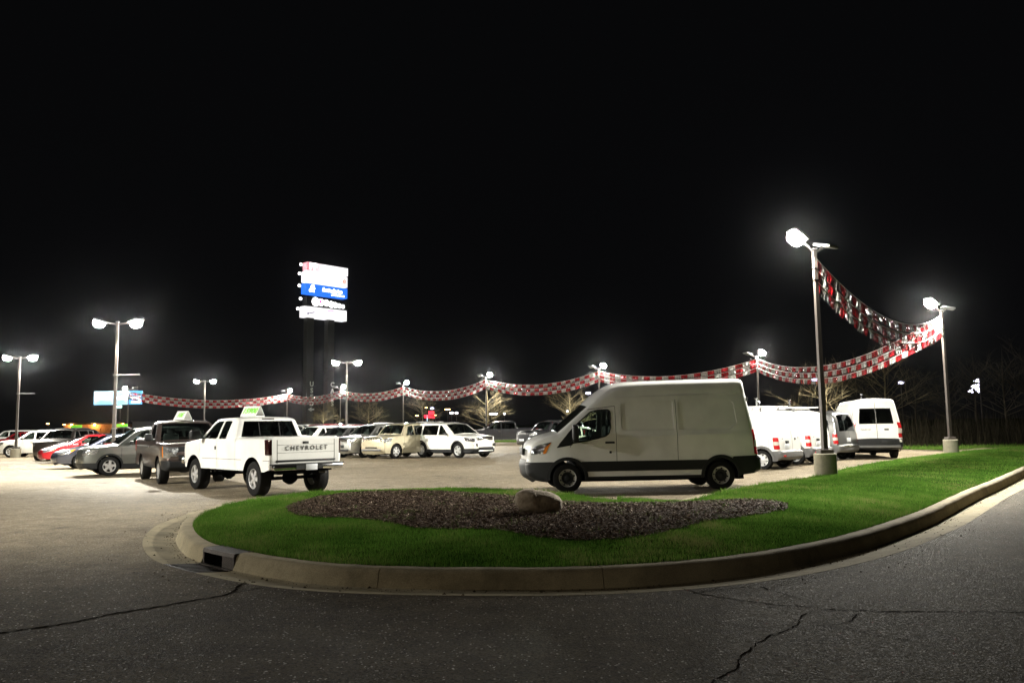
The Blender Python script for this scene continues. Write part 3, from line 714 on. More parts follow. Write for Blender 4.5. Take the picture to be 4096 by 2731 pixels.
    def wheels(s):
        sp = s.sp; Rr, tw = sp['R'], sp.get('tw', .24); rr = sp.get('rr', Rr * .62); mt, mr = wheel_mesh(Rr, tw, rr, sp.get('rim', 'five'), sp.get('rimmat', ALLOY))
        for x in (sp['xf'], sp['xr']):
            for sg in (-1, 1):
                yy = sg * (float(s.W(x, .6)) - tw / 2 - sp.get('winset', .02))
                wo = link('wheel', mt, s.root, s.loc(x, yy, Rr)); wo.rotation_euler = (0, random.uniform(0, 6.28), 0)
                ro = link('rim', mr, wo); ro.rotation_euler = (0, 0, 0 if sg < 0 else math.pi)
    def under(s):
        sp = s.sp; ra = sp['arch']; zc = sp['R']; a = Acc(); tw = sp.get('tw', .24); hw = s.hw - tw - .08; z0 = sp.get('clear', sp['sill'] - .06); z1 = sp['sill'] + .28
        L = s.L; x0, x1 = s.S[0][0] + .25, s.S[-1][0] - .25
        a.box((0 + (x0 + x1) / 2 - L / 2, 0, (z0 + z1) / 2), (x1 - x0, hw * 2, z1 - z0))
        for xc in (sp['xf'], sp['xr']):
            for sg in (-1, 1):
                vs = []; fs = []
                a0_ = math.asin(max(-.9, min(.9, (sp['sill'] - .03 - zc) / ra)))
                for an in np.linspace(a0_, math.pi - a0_, 16):
                    x = xc + (ra - .004) * math.cos(an); z = zc + (ra - .004) * math.sin(an); y = float(s.W(x, max(z, .3))) - .012
                    vs += [s.loc(x, sg * y, z), s.loc(x, sg * (hw - .02), z)]
                for i in range(15): fs.append((2 * i, 2 * i + 1, 2 * i + 3, 2 * i + 2))
                a.add(vs, fs)
        # floor pan between the flanks, above the sills
        a.box(((x0 + x1) / 2 - L / 2, 0, sp['sill'] + .10), (sp['xr'] - sp['xf'] - 2 * ra - .04, s.hw * 2 - .18, .12)) if sp['xr'] - sp['xf'] - 2 * ra > .3 else None
        obj('underbody', a, UNDER, s.root)
        a = Acc()
        cab = sp.get('cab', (sp['xf'] + .35, sp['xr'] + .3)); zf = sp.get('belt', 1.0) - .12; hh = s.hw - .14
        a.box(((cab[0] + cab[1]) / 2 - L / 2, 0, (sp['sill'] + .17 + zf) / 2), (cab[1] - cab[0], hh * 2, zf - sp['sill'] - .17))
        obj('interior_tub', a, DARKIN, s.root)
        for k, xs in enumerate(sp.get('seats', (sp['xf'] + 1.35,))):
            for sg in (-1, 1):
                q = Acc().rbox(s.loc(xs, sg * .38, zf + .14), (.16, .46, .42), .05).rbox(s.loc(xs + .04, sg * .38, zf + .42), (.09, .25, .17), .04)
                obj('seat', q, DARKIN, s.root, smooth=40)
        if sp.get('wheel_in', True):
            q = Acc(); xs, zs = sp['seats'][0] - .55, zf + .12
            ring = [s.loc(xs + .08 * math.sin(t), -.38 + .19 * math.cos(t), zs + .18 * math.sin(t)) for t in np.linspace(0, 2 * math.pi, 17)]
            q.tube(ring, .014, 5, cap=False); q.box(s.loc(xs, -.38, zs), (.03, .34, .05)); obj('steering_wheel', q, DARKIN, s.root, smooth=40)
    def extras(s):
        sp = s.sp
        for nm, x, z, dx, dz, out, mat in sp.get('bits', []):     # small proud blocks on both flanks
            for sg in (-1, 1):
                y = float(s.W(x, z)); a = Acc().rbox(s.loc(x, sg * (y + out / 2 - .004), z), (dx, out, dz), .012); obj(nm, a, mat, s.root, smooth=40)
        if 'mirror' in sp:
            x, z, dx, dy, dz, mat = sp['mirror']
            for sg in (-1, 1):
                y = float(s.W(x, z)); a = Acc().rbox(s.loc(x, sg * (y + .06 + dy / 2), z + dz / 2), (dx, dy, dz), min(dx, dz) * .35, seg=3); a.box(s.loc(x, sg * (y + .03), z + .04), (.06, .12, .05))
                obj('mirror', a, mat, s.root, smooth=50)
        for x0, x1, z, h, mat in sp.get('rails', []):
            for sg in (-1, 1):
                pts = []
                for x in np.linspace(x0, x1, 9):
                    zz = np.interp(x, s.S[:, 0][s._roof()], s.S[:, 1][s._roof()]); e = h * (1 - (2 * (x - x0) / (x1 - x0) - 1) ** 8)
                    pts.append(s.loc(x, sg * (float(s.W(x, zz)) - .12), zz + e - .005))
                obj('roof_rail', Acc().tube(pts, .016, 6), mat, s.root, smooth=50)
    def _roof(s):
        i = np.argmax(s.S[:, 1]); m = np.zeros(len(s.S), bool)
        lo, hi = i, i
        while lo > 0 and s.S[lo - 1, 0] < s.S[lo, 0] - 1e-6: lo -= 1
        while hi < len(s.S) - 1 and s.S[hi + 1, 0] > s.S[hi, 0] + 1e-6: hi += 1
        m[lo:hi + 1] = True; return m
    def face_x(s, z, front=True):
        # outermost silhouette x at height z on nose or tail
        S = s.S; best = None
        half = [i for i in range(len(S) - 1) if (S[i][0] + S[i + 1][0]) / 2 < s.L / 2] if front else [i for i in range(len(S) - 1) if (S[i][0] + S[i + 1][0]) / 2 > s.L / 2]
        for i in half:
            a, b = S[i], S[i + 1]
            if min(a[1], b[1]) - 1e-6 <= z <= max(a[1], b[1]) + 1e-6:
                t = 0 if abs(b[1] - a[1]) < 1e-9 else (z - a[1]) / (b[1] - a[1]); x = a[0] + t * (b[0] - a[0])
                if best is None or (x < best if front else x > best): best = x
        return best if best is not None else (0 if front else s.L)
    def front_block(s, name, mat, y, z, dy, dz, out=.015, front=True, rb=.01, depth=.03):
        x = s.face_x(z, front); sg = -1 if front else 1; hh = float(s.W(x, z)) - s.sp.get('edge', .07); u = min(1, abs(y) / max(hh, .01))
        k = (s.sp.get('bulge', .07) if front else s.sp.get('rbulge', .05)) * (1 - u * u); x = x + sg * (k + out - depth / 2)
        return obj(name, Acc().rbox(s.loc(x, y, z), (depth, dy, dz), rb), mat, s.root, smooth=40)
    def place(s, xs, ys, world, az):
        th = math.atan2(-math.cos(az), -math.sin(az)); lp = Matrix.Rotation(th, 2) @ Vector((xs - s.L / 2, ys))
        s.root.location = (world[0] - lp.x, world[1] - lp.y, 0); s.root.rotation_euler = (0, 0, th); s.th = th; return s
    def world(s, x, y, z):
        lp = Matrix.Rotation(s.th, 3, 'Z') @ Vector(s.loc(x, y, z)); return lp + s.root.location
def fillet_closed(poly, r):
    out = []; n = len(poly)
    for i in range(n):
        P = np.array(poly[i][:2], float); A = np.array(poly[i - 1][:2], float); B = np.array(poly[(i + 1) % n][:2], float)
        la = np.linalg.norm(A - P); lb = np.linalg.norm(B - P); ra = min(r, la * .4); rb = min(r, lb * .4); a = P + (A - P) / la * ra; b = P + (B - P) / lb * rb
        out += [a, .25 * a + .5 * P + .25 * b, b]
    return out
def gapline(x0, z0, x1, z1, w=.012):
    d_ = np.array((x1 - x0, z1 - z0)); d_ = d_ / np.linalg.norm(d_); n_ = np.array((-d_[1], d_[0])) * w / 2; a = np.array((x0, z0)); b = np.array((x1, z1))
    return [tuple(a - n_), tuple(b - n_), tuple(b + n_), tuple(a + n_)]
def gaps(*lines): return [('panel_gap', gapline(*l), GAP, -.006, 'pair', 'raw') for l in lines]
# ------------------------------------------------------------------ vehicle types
def ring(xc, zc, ra, rb, zmin):
    a0 = math.asin(max(-1, min(1, (zmin - zc) / rb))); o = [(xc + rb * math.cos(a), zc + rb * math.sin(a)) for a in np.linspace(a0, math.pi - a0, 17)]
    a0 = math.asin(max(-1, min(1, (zmin - zc) / (ra - .01)))); i = [(xc + (ra - .01) * math.cos(a), zc + (ra - .01) * math.sin(a)) for a in np.linspace(math.pi - a0, a0, 17)]
    return o + i

def van_spec(high=True):
    def c(X, Y): return (1.02 + (X - 435) * .002717, ((1130 - (X - 435) * 30 / 1380) - Y) * .002717)
    def zf(z): return z if high else (z if z < 1.6 else 1.6 + (z - 1.6) * (2.50 - 1.6) / (2.715 - 1.6))
    cut = 0 if high else .45
    def xf(x): return x if x < 2.6 else x - cut
    def P(l): return [(xf(c(*q[:2])[0]), zf(c(*q[:2])[1])) + tuple(q[2:]) for q in l]
    top = P([(165, 1032, .02), (85, 985, .08), (73, 890, .06), (92, 850, .03), (95, 780, .1), (130, 700, .12), (205, 655, .15), (362, 612, .03), (640, 372, .25), (742, 272, .4), (882, 182, .5), (1005, 148, .6), (1400, 128, .3), (2035, 103, .2), (2078, 112, .12), (2103, 300, .25), (2152, 600, .3), (2172, 785, .02), (2203, 800, .03), (2206, 925, .05), (2150, 945, .02)])
    if high is False: top = [(x, z, *r) for x, z, *r in top]
    L = max(p[0] for p in top)
    win = P([(362, 716), (478, 578), (560, 498), (652, 420), (720, 401), (812, 397), (831, 412), (829, 560), (815, 606), (780, 632), (640, 668), (500, 692)])
    xr = 1.02 + 3.75 - cut
    blk = BLACKP; top_c = [(.0, .735), (5.9, .735)]
    side = []
    side.append(('cladding', [(1.35, .50), (1.35, .735), (xr - .25, .735), (xr - .25, .50)], blk, .012, 'pair'))
    side.append(('sill_trim', [(1.3, .20), (1.3, .375), (xr - .2, .375), (xr - .2, .20)], blk, .008, 'pair'))
    side.append(('front_bumper', [(-.1, .1), (-.1, .715), (.62, .735), (.75, .735), (.75, .1)], blk, .012))
    side.append(('rear_bumper', [(xr + .3, .1), (xr + .3, .80), (L + .2, .83), (L + .2, .1)], blk, .014))
    side.append(('wheel_flare', ring(1.02, .35, .42, .50, .25), blk, .03, 'pair')); side.append(('wheel_flare', ring(xr, .35, .42, .50, .25), blk, .03, 'pair'))
    side.append(('side_window', win, GL_CLEAR, -.012, 'pair'))
    side.append(('quarter_trim', P([(340, 740), (482, 566), (486, 712)]), blk, .004, 'pair'))
    side.append(('headlight', P([(122, 800), (135, 742), (198, 712), (303, 686), (268, 738), (246, 792)]), LENSD, .008, 'pair'))
    side.append(('turn_signal', P([(300, 690), (272, 735), (250, 790), (222, 795), (245, 735)]), AMBER, .012, 'pair'))
    tz = [(2112, 558), (2137, 562), (2168, 782), (2122, 782)]
    if high: tl = P(tz)
    else: tl = [(L - .30, 1.50), (L - .16, 1.52), (L - .06, .88), (L - .22, .88)]
    side.append(('taillight', tl, REDL, .012, 'pair'))
    m = [(tl[0][0] + .03, tl[0][1] - .26), (tl[1][0] + .04, tl[1][1] - .24), (tl[2][0] - .005, tl[2][1] + .18), (tl[3][0] + .005, tl[3][1] + .18)]
    side.append(('reverse_light', m, WHITEL, .016, 'pair'))
    xb = 2.22; cz = lambda q: c(*q)
    side += gaps((.94 + .16, 1.08, 1.16, 1.36), (xb, .74, xb, 2.05 if high else 1.95), (1.55, 1.98, xb, 2.06) if high else (1.55, 1.9, xb, 1.95))
    if high:
        side.append(('side_panel', [(2.40, 1.46), (2.36, 1.52), (2.36, 2.06), (2.42, 2.12), (3.66, 2.15), (3.66, 1.46)], WHITE, -.026, 'pair'))
        side.append(('side_panel', [(3.78, 1.46), (3.78, 2.15), (5.10, 2.17), (5.18, 2.10), (5.22, 1.62), (5.05, 1.46)], WHITE, -.026, 'pair'))
        side.append(('rib', [(2.25, 2.24), (5.28, 2.32), (5.28, 2.36), (2.25, 2.28)], WHITE, .014, 'pair')); side.append(('rib', [(2.2, 2.40), (5.26, 2.47), (5.26, 2.50), (2.2, 2.43)], WHITE, .010, 'pair'))
        side.append(('rib', [(2.30, 1.26), (3.66, 1.29), (3.66, 1.33), (2.30, 1.30)], WHITE, .012, 'pair')); side.append(('rib', [(3.78, 1.29), (5.1, 1.33), (5.1, 1.37), (3.78, 1.33)], WHITE, .012, 'pair'))
        side += gaps((3.72, .74, 3.72, 2.20))
    else: side += gaps((3.5, .74, 3.5, 2.3), (L - .26, .9, L - .34, 2.3))
    strip = [('windscreen', P([(366, 610)])[0], P([(636, 374)])[0], -.93, .93, GL_CLEAR),
             ('front_bumper', top[0][:2], top[3][:2], -1, 1, blk), ('rear_bumper', top[-4][:2], top[-1][:2], -1, 1, blk)]
    if not high:
        for a, b in ((-.84, -.015), (.015, .84)): strip.append(('rear_window#s#%d' % (a * 100), (L - .30, 2.10), (L - .19, 1.45), a, b, GL_DARK))
        strip.append(('door_gap', (L - .36, 2.35), (L - .10, .86), -.012, .012, GAP, -.004))
    return dict(L=L, W=2.02, H=2.71 if high else 2.50, top=top, sill=.30, sill_f=.26, sill_r=.36, arch=.42, R=.35, tw=.24, rr=.215, rim='steel', rimmat=STEELW, xf=1.02, xr=xr, belt=1.35, tumble=.20 if high else .18,
                tuck=.04, nose=(.58, 1.25, 2.2), tail=(.93, .3, 2.4), edge=.15, bulge=.11, rbulge=.03, crown=.05, side=side, strip=strip, cab=(1.25, 2.7), seats=(2.25,), crease=[(1.02, .012), (1.46, .01), (2.33, .014)],
                mirror=(1.20, 1.20, .14, .24, .42, BLACKP), bits=[('door_handle', 2.06, 1.18, .23, .045, .03, BLACKP), ('fuel_flap', 2.07, .95, .055, .055, .006, BLACKP)])

def connect_spec(glazed=False):
    L, H, xf, xr = 4.55, 2.0, .92, 3.83
    top = [(.1, .3, .02), (0, .42, .06), (0, .62, .05), (.08, .84, .1), (.25, .98, .15), (.95, 1.14, .04), (1.6, 1.74, .2), (1.95, 1.93, .3), (2.5, 2.0, .4), (3.9, 1.98, .2), (4.22, 1.93, .14), (4.36, 1.6, .2), (4.45, 1.0, .1), (4.47, .62, .02), (4.55, .6, .03), (4.55, .40, .05), (4.47, .34, .02)]
    gp = GREYP
    side = [('sill_trim', [(xf + .3, .2), (xf + .3, .42), (xr - .3, .42), (xr - .3, .2)], gp, .008, 'pair'),
            ('rear_bumper', [(xr + .2, .1), (xr + .2, .60), (L + .1, .64), (L + .1, .1)], gp, .014), ('front_bumper', [(-.1, .1), (-.1, .62), (.5, .62), (.5, .1)], gp, .012),
            ('wheel_flare', ring(xf, .325, .39, .475, .22), gp, .03, 'pair'), ('wheel_flare', ring(xr, .325, .39, .475, .22), gp, .03, 'pair'),
            ('side_window', [(1.15, 1.16), (1.62, 1.62), (1.75, 1.66), (2.2, 1.67), (2.2, 1.14), (1.6, 1.13)], GL_CLEAR, -.01, 'pair'),
            ('headlight', [(.03, .72), (.10, .86), (.55, 1.02), (.42, .76)], LENS, .008, 'pair'),
            ('slide_rail', [(2.35, 1.13), (3.55, 1.15), (3.55, 1.185), (2.35, 1.165)], GAP, -.01),
            ('taillight', [(4.24, 1.08), (4.42, 1.08), (4.46, .68), (4.28, .68)], REDL, .012, 'pair'), ('reverse_light', [(4.262, .94), (4.435, .94), (4.447, .82), (4.272, .82)], WHITEL, .016, 'pair')]
    side += gaps((2.27, .45, 2.27, 1.74), (3.55, .8, 3.55, 1.74), (4.1, .68, 4.1, 1.85), (3.6, 1.56, 4.33, 1.58))
    strip = [('windscreen', (.98, 1.16), (1.58, 1.72), -.92, .92, GL_CLEAR), ('front_bumper', (.1, .3), (0, .6), -1, 1, gp), ('rear_bumper', (4.47, .615), (4.47, .34), -1, 1, gp),
             ('door_gap#a', (4.30, 1.75), (4.468, .66), .10, .125, GAP, -.004), ('door_gap#b', (4.365, 1.585), (4.37, 1.57), -1, 1, GAP, -.004)]
    if glazed:
        side += [('side_window', [(2.42, 1.16), (2.42, 1.66), (3.4, 1.66), (3.4, 1.16)], GL_DARK, -.01, 'pair'), ('side_window', [(3.62, 1.2), (3.62, 1.65), (4.05, 1.63), (4.1, 1.2)], GL_DARK, -.01, 'pair')]
        strip += [('rear_window', (4.25, 1.86), (4.42, 1.18), -.86, .86, GL_DARK)]
    return dict(L=L, W=1.80, H=H, top=top, sill=.28, arch=.39, R=.325, tw=.2, rr=.21, rim='cap', rimmat=ALLOY, xf=xf, xr=xr, belt=1.12, tumble=.12, nose=(.62, .9, 2.2), tail=(.95, .25, 2.4), edge=.11, bulge=.09, rbulge=.03, crown=.05, side=side, strip=strip,
                cab=(1.1, 2.5), seats=(2.15,), mirror=(1.28, 1.14, .12, .2, .22, BLACKP), bits=[('door_handle', 2.1, 1.0, .2, .035, .025, BLACKP)])

def pickup_spec(kind):
    # kind: 'old' lifted extended cab, 'new' regular-size full cab, 'crew'
    if kind == 'old':
        L, H, xf, xr, Rr, ra, sill = 5.45, 1.93, .92, 4.51, .42, .53, .60
        top = [(.10, .70, .02), (.02, .78, .04), (.03, 1.20, .05), (.16, 1.27, .1), (1.28, 1.36, .03), (1.92, 1.86, .12), (2.25, 1.92, .25), (3.15, 1.93, .2), (3.38, 1.88, .07), (3.52, 1.40, .02), (3.60, 1.40, .0), (3.62, 1.415, .01), (5.36, 1.415, .03), (5.42, 1.39, .03), (5.43, .90, .03), (5.40, .66, .02)]
        belt = 1.36; cabb = 3.52; w1 = [(1.52, 1.39), (2.02, 1.79), (2.10, 1.83), (2.50, 1.845), (2.40, 1.385)]; w2 = [(2.50, 1.385), (2.60, 1.845), (3.02, 1.84), (2.95, 1.385)]
        rw = ((3.40, 1.83), (3.515, 1.43)); bed = (3.62, 5.38, 1.415); tl = [(5.20, 1.37), (5.44, 1.37), (5.44, 1.0), (5.24, 1.0)]; tlm = DREDL; W_ = 1.95
        hl = [(.02, 1.0), (.02, 1.2), (.28, 1.2), (.22, 1.0)]; gl = [(2.46, .64, 2.46, 1.38), (3.56, .62, 3.56, 1.40), (1.30, .66, 1.30, 1.36)]; bits = [('door_handle', 2.36, 1.15, .09, .09, .012, BLACKP)]; mir = (1.52, 1.37, .18, .30, .24, BLACKP); rim = 'five'; rr = .245; nose = (.86, .5, 2.4); seats = (2.25,); tw = .31
        regular = []
    else:
        L, H, xf, xr, Rr, ra, sill = (5.25, 1.92, .98, 4.05, .40, .47, .48) if kind == 'new' else (5.85, 1.96, .95, 4.65, .40, .47, .48)
        ce = 2.95 if kind == 'new' else 3.95
        top = [(.12, .42, .02), (.0, .52, .05), (.0, .70, .04), (.06, .74, .02), (.05, 1.12, .08), (.25, 1.22, .14), (1.32, 1.28, .03), (2.0, 1.84, .14), (2.3, 1.91, .3), (ce - .3, H, .25), (ce - .06, 1.86, .08), (ce + .04, 1.34, .02), (ce + .10, 1.34, 0), (ce + .12, 1.36, .01), (L - .08, 1.37, .03), (L - .02, 1.35, .03), (L - .02, .84, .03), (L, .70, .02), (L - .06, .5, .02)]
        belt = 1.28; cabb = ce
        w1 = [(1.58, 1.31), (2.06, 1.74), (2.16, 1.79), (2.62, 1.82), (2.62, 1.31)]
        w2 = [(2.72, 1.31), (2.72, 1.82), (ce - .14, 1.80), (ce - .06, 1.31)] if kind == 'crew' else None
        rw = ((ce - .04, 1.80), (ce + .035, 1.40)); bed = (ce + .12, L - .06, 1.37); tl = [(L - .22, 1.30), (L - .01, 1.30), (L - .01, .95), (L - .2, .95)]; tlm = REDL; W_ = 2.0
        hl = [(.03, .80), (.03, 1.12), (.34, 1.16), (.30, .80)]; gl = [(2.66, .58, 2.66, 1.3), (ce + .07, .58, ce + .07, 1.34), (1.38, .6, 1.38, 1.26)]; bits = [('door_handle', 2.48, 1.10, .2, .05, .03, CHROME)]; mir = (1.52, 1.30, .16, .24, .22, BLACKP); rim = 'mesh' if kind == 'new' else 'six'; rr = .235; nose = (.82, .7, 2.4); seats = (2.3,) if kind == 'new' else (2.3, 3.3); tw = .27
    side = [('headlight', hl, LENS, .008, 'pair'), ('taillight', tl, tlm, .012, 'pair'), ('side_window', w1, GL_CLEAR, -.012, 'pair')]
    if w2: side.append(('side_window', w2, GL_DARK if kind == 'crew' else GL_CLEAR, -.012, 'pair'))
    if kind != 'old':
        side.append(('turn_signal', [(.27, .82), (.29, 1.13), (.35, 1.15), (.32, .82)], AMBER, .012, 'pair'))
        side.append(('front_bumper', [(-.1, .3), (-.1, .72), (.45, .72), (.45, .3)], BLACKP if kind == 'new' else CHROME, .02))
        side.append(('rear_bumper', [(L - .25, .3), (L - .25, .72), (L + .1, .72), (L + .1, .3)], CHROME, .02))
        side.append(('rocker', [(xf + ra + .05, .3), (xf + ra + .05, .56), (xr - ra - .05, .56), (xr - ra - .05, .3)], BLACKP, .008, 'pair'))
    side += gaps(*gl)
    if kind == 'old': side += gaps((.92 + .56, .87, 3.92, .87), (5.08, .87, 5.40, .87))
    strip = [('windscreen', (1.31, 1.385) if kind == 'old' else (1.35, 1.30), (1.90, 1.845) if kind == 'old' else (1.97, 1.82), -.92, .92, GL_CLEAR), ('rear_window', rw[0], rw[1], -.90, .90, GL_DARK if kind == 'old' else GL_DARK),
             ('bed_opening', (bed[0] + .03, bed[2]), (bed[1] - .02, bed[2]), -.96, .96, None)]
    if kind == 'old': strip += [('tailgate_gap#a', (5.43, 1.36), (5.415, .80), -.865, -.845, GAP, -.004), ('tailgate_gap#b', (5.43, 1.36), (5.415, .80), .845, .865, GAP, -.004)]
    else: strip += [('front_bumper', (.12, .42), (.0, .70), -1, 1, BLACKP if kind == 'new' else CHROME), ('rear_bumper', (L - .001, .70), (L - .06, .5), -1, 1, CHROME)]
    sp = dict(L=L, W=W_, H=H, top=top, sill=sill, arch=ra, R=Rr, tw=tw, rr=rr, rim=rim, xf=xf, xr=xr, belt=belt, tumble=.19, tuck=.06, tuckz=1.0, nose=nose, tail=(.98, .2, 2), edge=.06, bulge=.05, rbulge=.006, crown=.03, side=side, strip=strip, cab=(1.4, cabb - .05), seats=seats, mirror=mir, bits=bits, clear=sill - .08)
    sp['bed'] = bed; return sp
def finish_pickup(c, kind):
    b0, b1, zr = c.sp['bed']; hh = c.hw - .17; zf = zr - .50; a = Acc(); L = c.L
    x0, x1 = b0 + .03 - L / 2, b1 - .02 - L / 2
    P = lambda x, y, z: (x, y, z)
    a.add([P(x0, -hh, zf), P(x1, -hh, zf), P(x1, hh, zf), P(x0, hh, zf)], [(0, 1, 2, 3)])
    yt = float(c.W(3.9, zr)) * .96
    for sg in (-1, 1): a.add([P(x0, sg * hh, zf), P(x1, sg * hh, zf), P(x1, sg * (yt - .07), zr), P(x0, sg * (yt - .07), zr)], [(0, 1, 2, 3)])
    for x in (x0, x1): a.add([P(x, -hh, zf), P(x, hh, zf), P(x, yt - .07, zr), P(x, -yt + .07, zr)], [(0, 1, 2, 3)])
    obj('bed_liner', a, BLACKP if kind != 'old' else c.paint, c.root)

def wagon_spec(L, W_, H, xf, xr, Rr, hood, cowl, ws, rend, belt, tail=.16, rim='five', clad=None, rails=True, tint=True, front='lens', chrome_rail=False, sq=.7, quarter=True, edge=.07, sillz=None, seats=None):
    cx, cz = cowl; ra = Rr + .055; sill = sillz or .27
    rail = CHROME if chrome_rail else BLACKP
    top = [(.10, .28, .02), (0, .40, .06), (0, .60, .06), (.03, hood - .14, .08), (.20, hood - .03, .14), (cx, cz, .04), (ws, H - .07, .18), (ws + .55, H - .005, .4), (rend - .45, H - .01, .3), (rend, H - .06, .08), (L - tail * .45, belt + .06, .08), (L - .03, belt - .14, .08), (L, .62, .05), (L, .42, .06), (L - .08, .30, .02)]
    B = (xf + xr) / 2 + .10; C_ = xr - .02; z0 = belt + .02; zt = H - .115; T = GL_DARK if tint else GL_CLEAR
    f1 = (z0 - cz) / max(.05, H - cz)
    side = []
    if clad is not None:
        side += [('cladding', [(xf + ra, .1), (xf + ra, .43), (xr - ra, .43), (xr - ra, .1)], clad, .012, 'pair'), ('wheel_flare', ring(xf, Rr, ra, ra + .06, .2), clad, .018, 'pair'), ('wheel_flare', ring(xr, Rr, ra, ra + .06, .2), clad, .018, 'pair'),
                 ('front_bumper', [(-.1, .1), (-.1, .48), (xf - ra, .48), (xf - ra, .1)], clad, .012), ('rear_bumper', [(xr + ra, .1), (xr + ra, .55), (L + .1, .55), (L + .1, .1)], clad, .012)]
    side += [('side_window', [(cx + .34, z0), (ws + .10, zt - .05), (ws + .26, zt), (B - .05, zt), (B - .05, z0)], GL_CLEAR, -.01, 'pair'), ('side_window', [(B + .05, z0), (B + .05, zt), (C_ - .06, zt - .005), (C_ - .06, z0 + .0)], T, -.01, 'pair')]
    if quarter: side.append(('side_window', [(C_ + .05, z0 + .01), (C_ + .05, zt - .01), (rend - .16, zt - .03), (rend + (L - rend) * .25, z0 + .12), (rend - .02, z0 + .02)], T, -.01, 'pair'))
    lm = LENS if front == 'lens' else LENSD
    side += [('headlight', [(.02, hood - .32), (.03, hood - .15), (.20, hood - .09), (.52, hood - .08), (.42, hood - .26)], lm, .008, 'pair'), ('taillight', [(L - .34, belt - .02), (L - .04, belt - .02), (L - .01, belt - .32), (L - .20, belt - .32)], REDL, .010, 'pair')]
    side += gaps((B, sill + .12, B, z0), (C_ - .02, Rr * 2 + .12, C_ - .02, z0), (cx + .12, sill + .15, cx + .12, cz - .08))
    strip = [('windscreen', (cx + .03, cz + .02), (ws - .02, H - .085), -.92, .92, GL_CLEAR), ('rear_window', (rend + .02, H - .10), (L - tail * .5, belt + .10), -.88, .88, T)]
    if clad is not None: strip += [('front_bumper', (.10, .28), (.0, .47), -1, 1, clad), ('rear_bumper', (L, .54), (L - .08, .30), -1, 1, clad)]
    return dict(L=L, W=W_, H=H, top=top, sill=sill, arch=ra, R=Rr, tw=.23, rr=Rr * .64, rim=rim, xf=xf, xr=xr, belt=belt, tumble=.19, tuck=.06, nose=(sq, .85, 2.4), tail=(.86, .45, 2.4), edge=edge, bulge=.09, rbulge=.06, crown=.045, side=side, strip=strip, cab=(cx + .2, xr + .3), seats=seats or (xf + 1.45, xf + 2.4),
                mirror=(cx + .42, belt + .01, .12, .19, .14, BLACKP), bits=[('door_handle', B - .17, belt - .1, .18, .035, .025, 'paint'), ('door_handle', C_ - .22, belt - .1, .18, .035, .025, 'paint')], rails=[(ws + .35, rend - .25, 0, .06, rail)] if rails else [])
def sedan_spec(L=4.85, W_=1.83, H=1.46, rim='split', hood=.80):
    xf, xr, Rr = .95, .95 + L * .573, .325; ra = Rr + .045; k = L / 4.85
    top = [(.12, .24, .02), (.02, .34, .06), (0, .52, .06), (.08, hood - .12, .1), (.40, hood, .25), (1.25 * k, .97, .08), (2.05 * k, H - .06, .25), (2.5 * k, H, .4), (3.15 * k, H - .03, .4), (4.02 * k, 1.10, .15), (4.5 * k, 1.06, .2), (L - .07, .98, .08), (L - .01, .72, .06), (L, .42, .06), (L - .08, .28, .02)]
    B = 2.62 * k
    side = [('side_window', [(1.62 * k, 1.0), (2.10 * k, H - .14), (2.25 * k, H - .105), (B, H - .085), (B, .98)], GL_CLEAR, -.01, 'pair'), ('side_window', [(B + .08, .98), (B + .08, H - .085), (3.10 * k, H - .12), (3.72 * k, 1.12), (3.62 * k, 1.0)], GL_CLEAR, -.01, 'pair'),
            ('headlight', [(.06, hood - .22), (.10, hood - .10), (.38, hood - .01), (.72, hood + .06), (.50, hood - .13)], LENS, .008, 'pair'), ('turn_signal', [(.50, hood - .12), (.54, hood + .02), (.74, hood + .065), (.62, hood - .02)], AMBER, .012, 'pair'),
            ('taillight', [(L - .38, .95), (L - .06, .95), (L - .02, .74), (L - .26, .78)], REDL, .01, 'pair')] + gaps((B + .04, .34, B + .04, .98), (1.42 * k, .34, 1.36 * k, .92), (3.55 * k, .8, 3.66 * k, 1.0))
    strip = [('windscreen', (1.29 * k, .99), (2.02 * k, H - .075), -.90, .90, GL_CLEAR), ('rear_window', (3.2 * k, H - .06), (3.98 * k, 1.115), -.86, .86, GL_CLEAR)]
    return dict(L=L, W=W_, H=H, top=top, sill=.24, arch=ra, R=Rr, tw=.21, rr=.225, rim=rim, xf=xf, xr=xr, belt=.97, tumble=.22, tuck=.06, nose=(.58, 1.05, 2.2), tail=(.74, .7, 2.4), edge=.07, bulge=.12, rbulge=.08, crown=.04, side=side, strip=strip, cab=(1.5 * k, 3.6 * k), seats=(2.45 * k, 3.3 * k),
                mirror=(1.72 * k, .99, .11, .18, .12, 'paint'), bits=[('door_handle', B - .14, .86, .17, .03, .025, 'paint'), ('door_handle', 3.42 * k, .88, .17, .03, .025, 'paint')])
def fixmat(sp, p):
    sp['bits'] = [(*b[:6], p if b[6] == 'paint' else b[6]) for b in sp.get('bits', [])]
    if sp.get('mirror') and sp['mirror'][5] == 'paint': sp['mirror'] = (*sp['mirror'][:5], p)
    return sp
def build(sp, p, name, label, cat, group='vehicles parked on the lot'): return Car(fixmat(sp, p), p, name, label, cat, group)

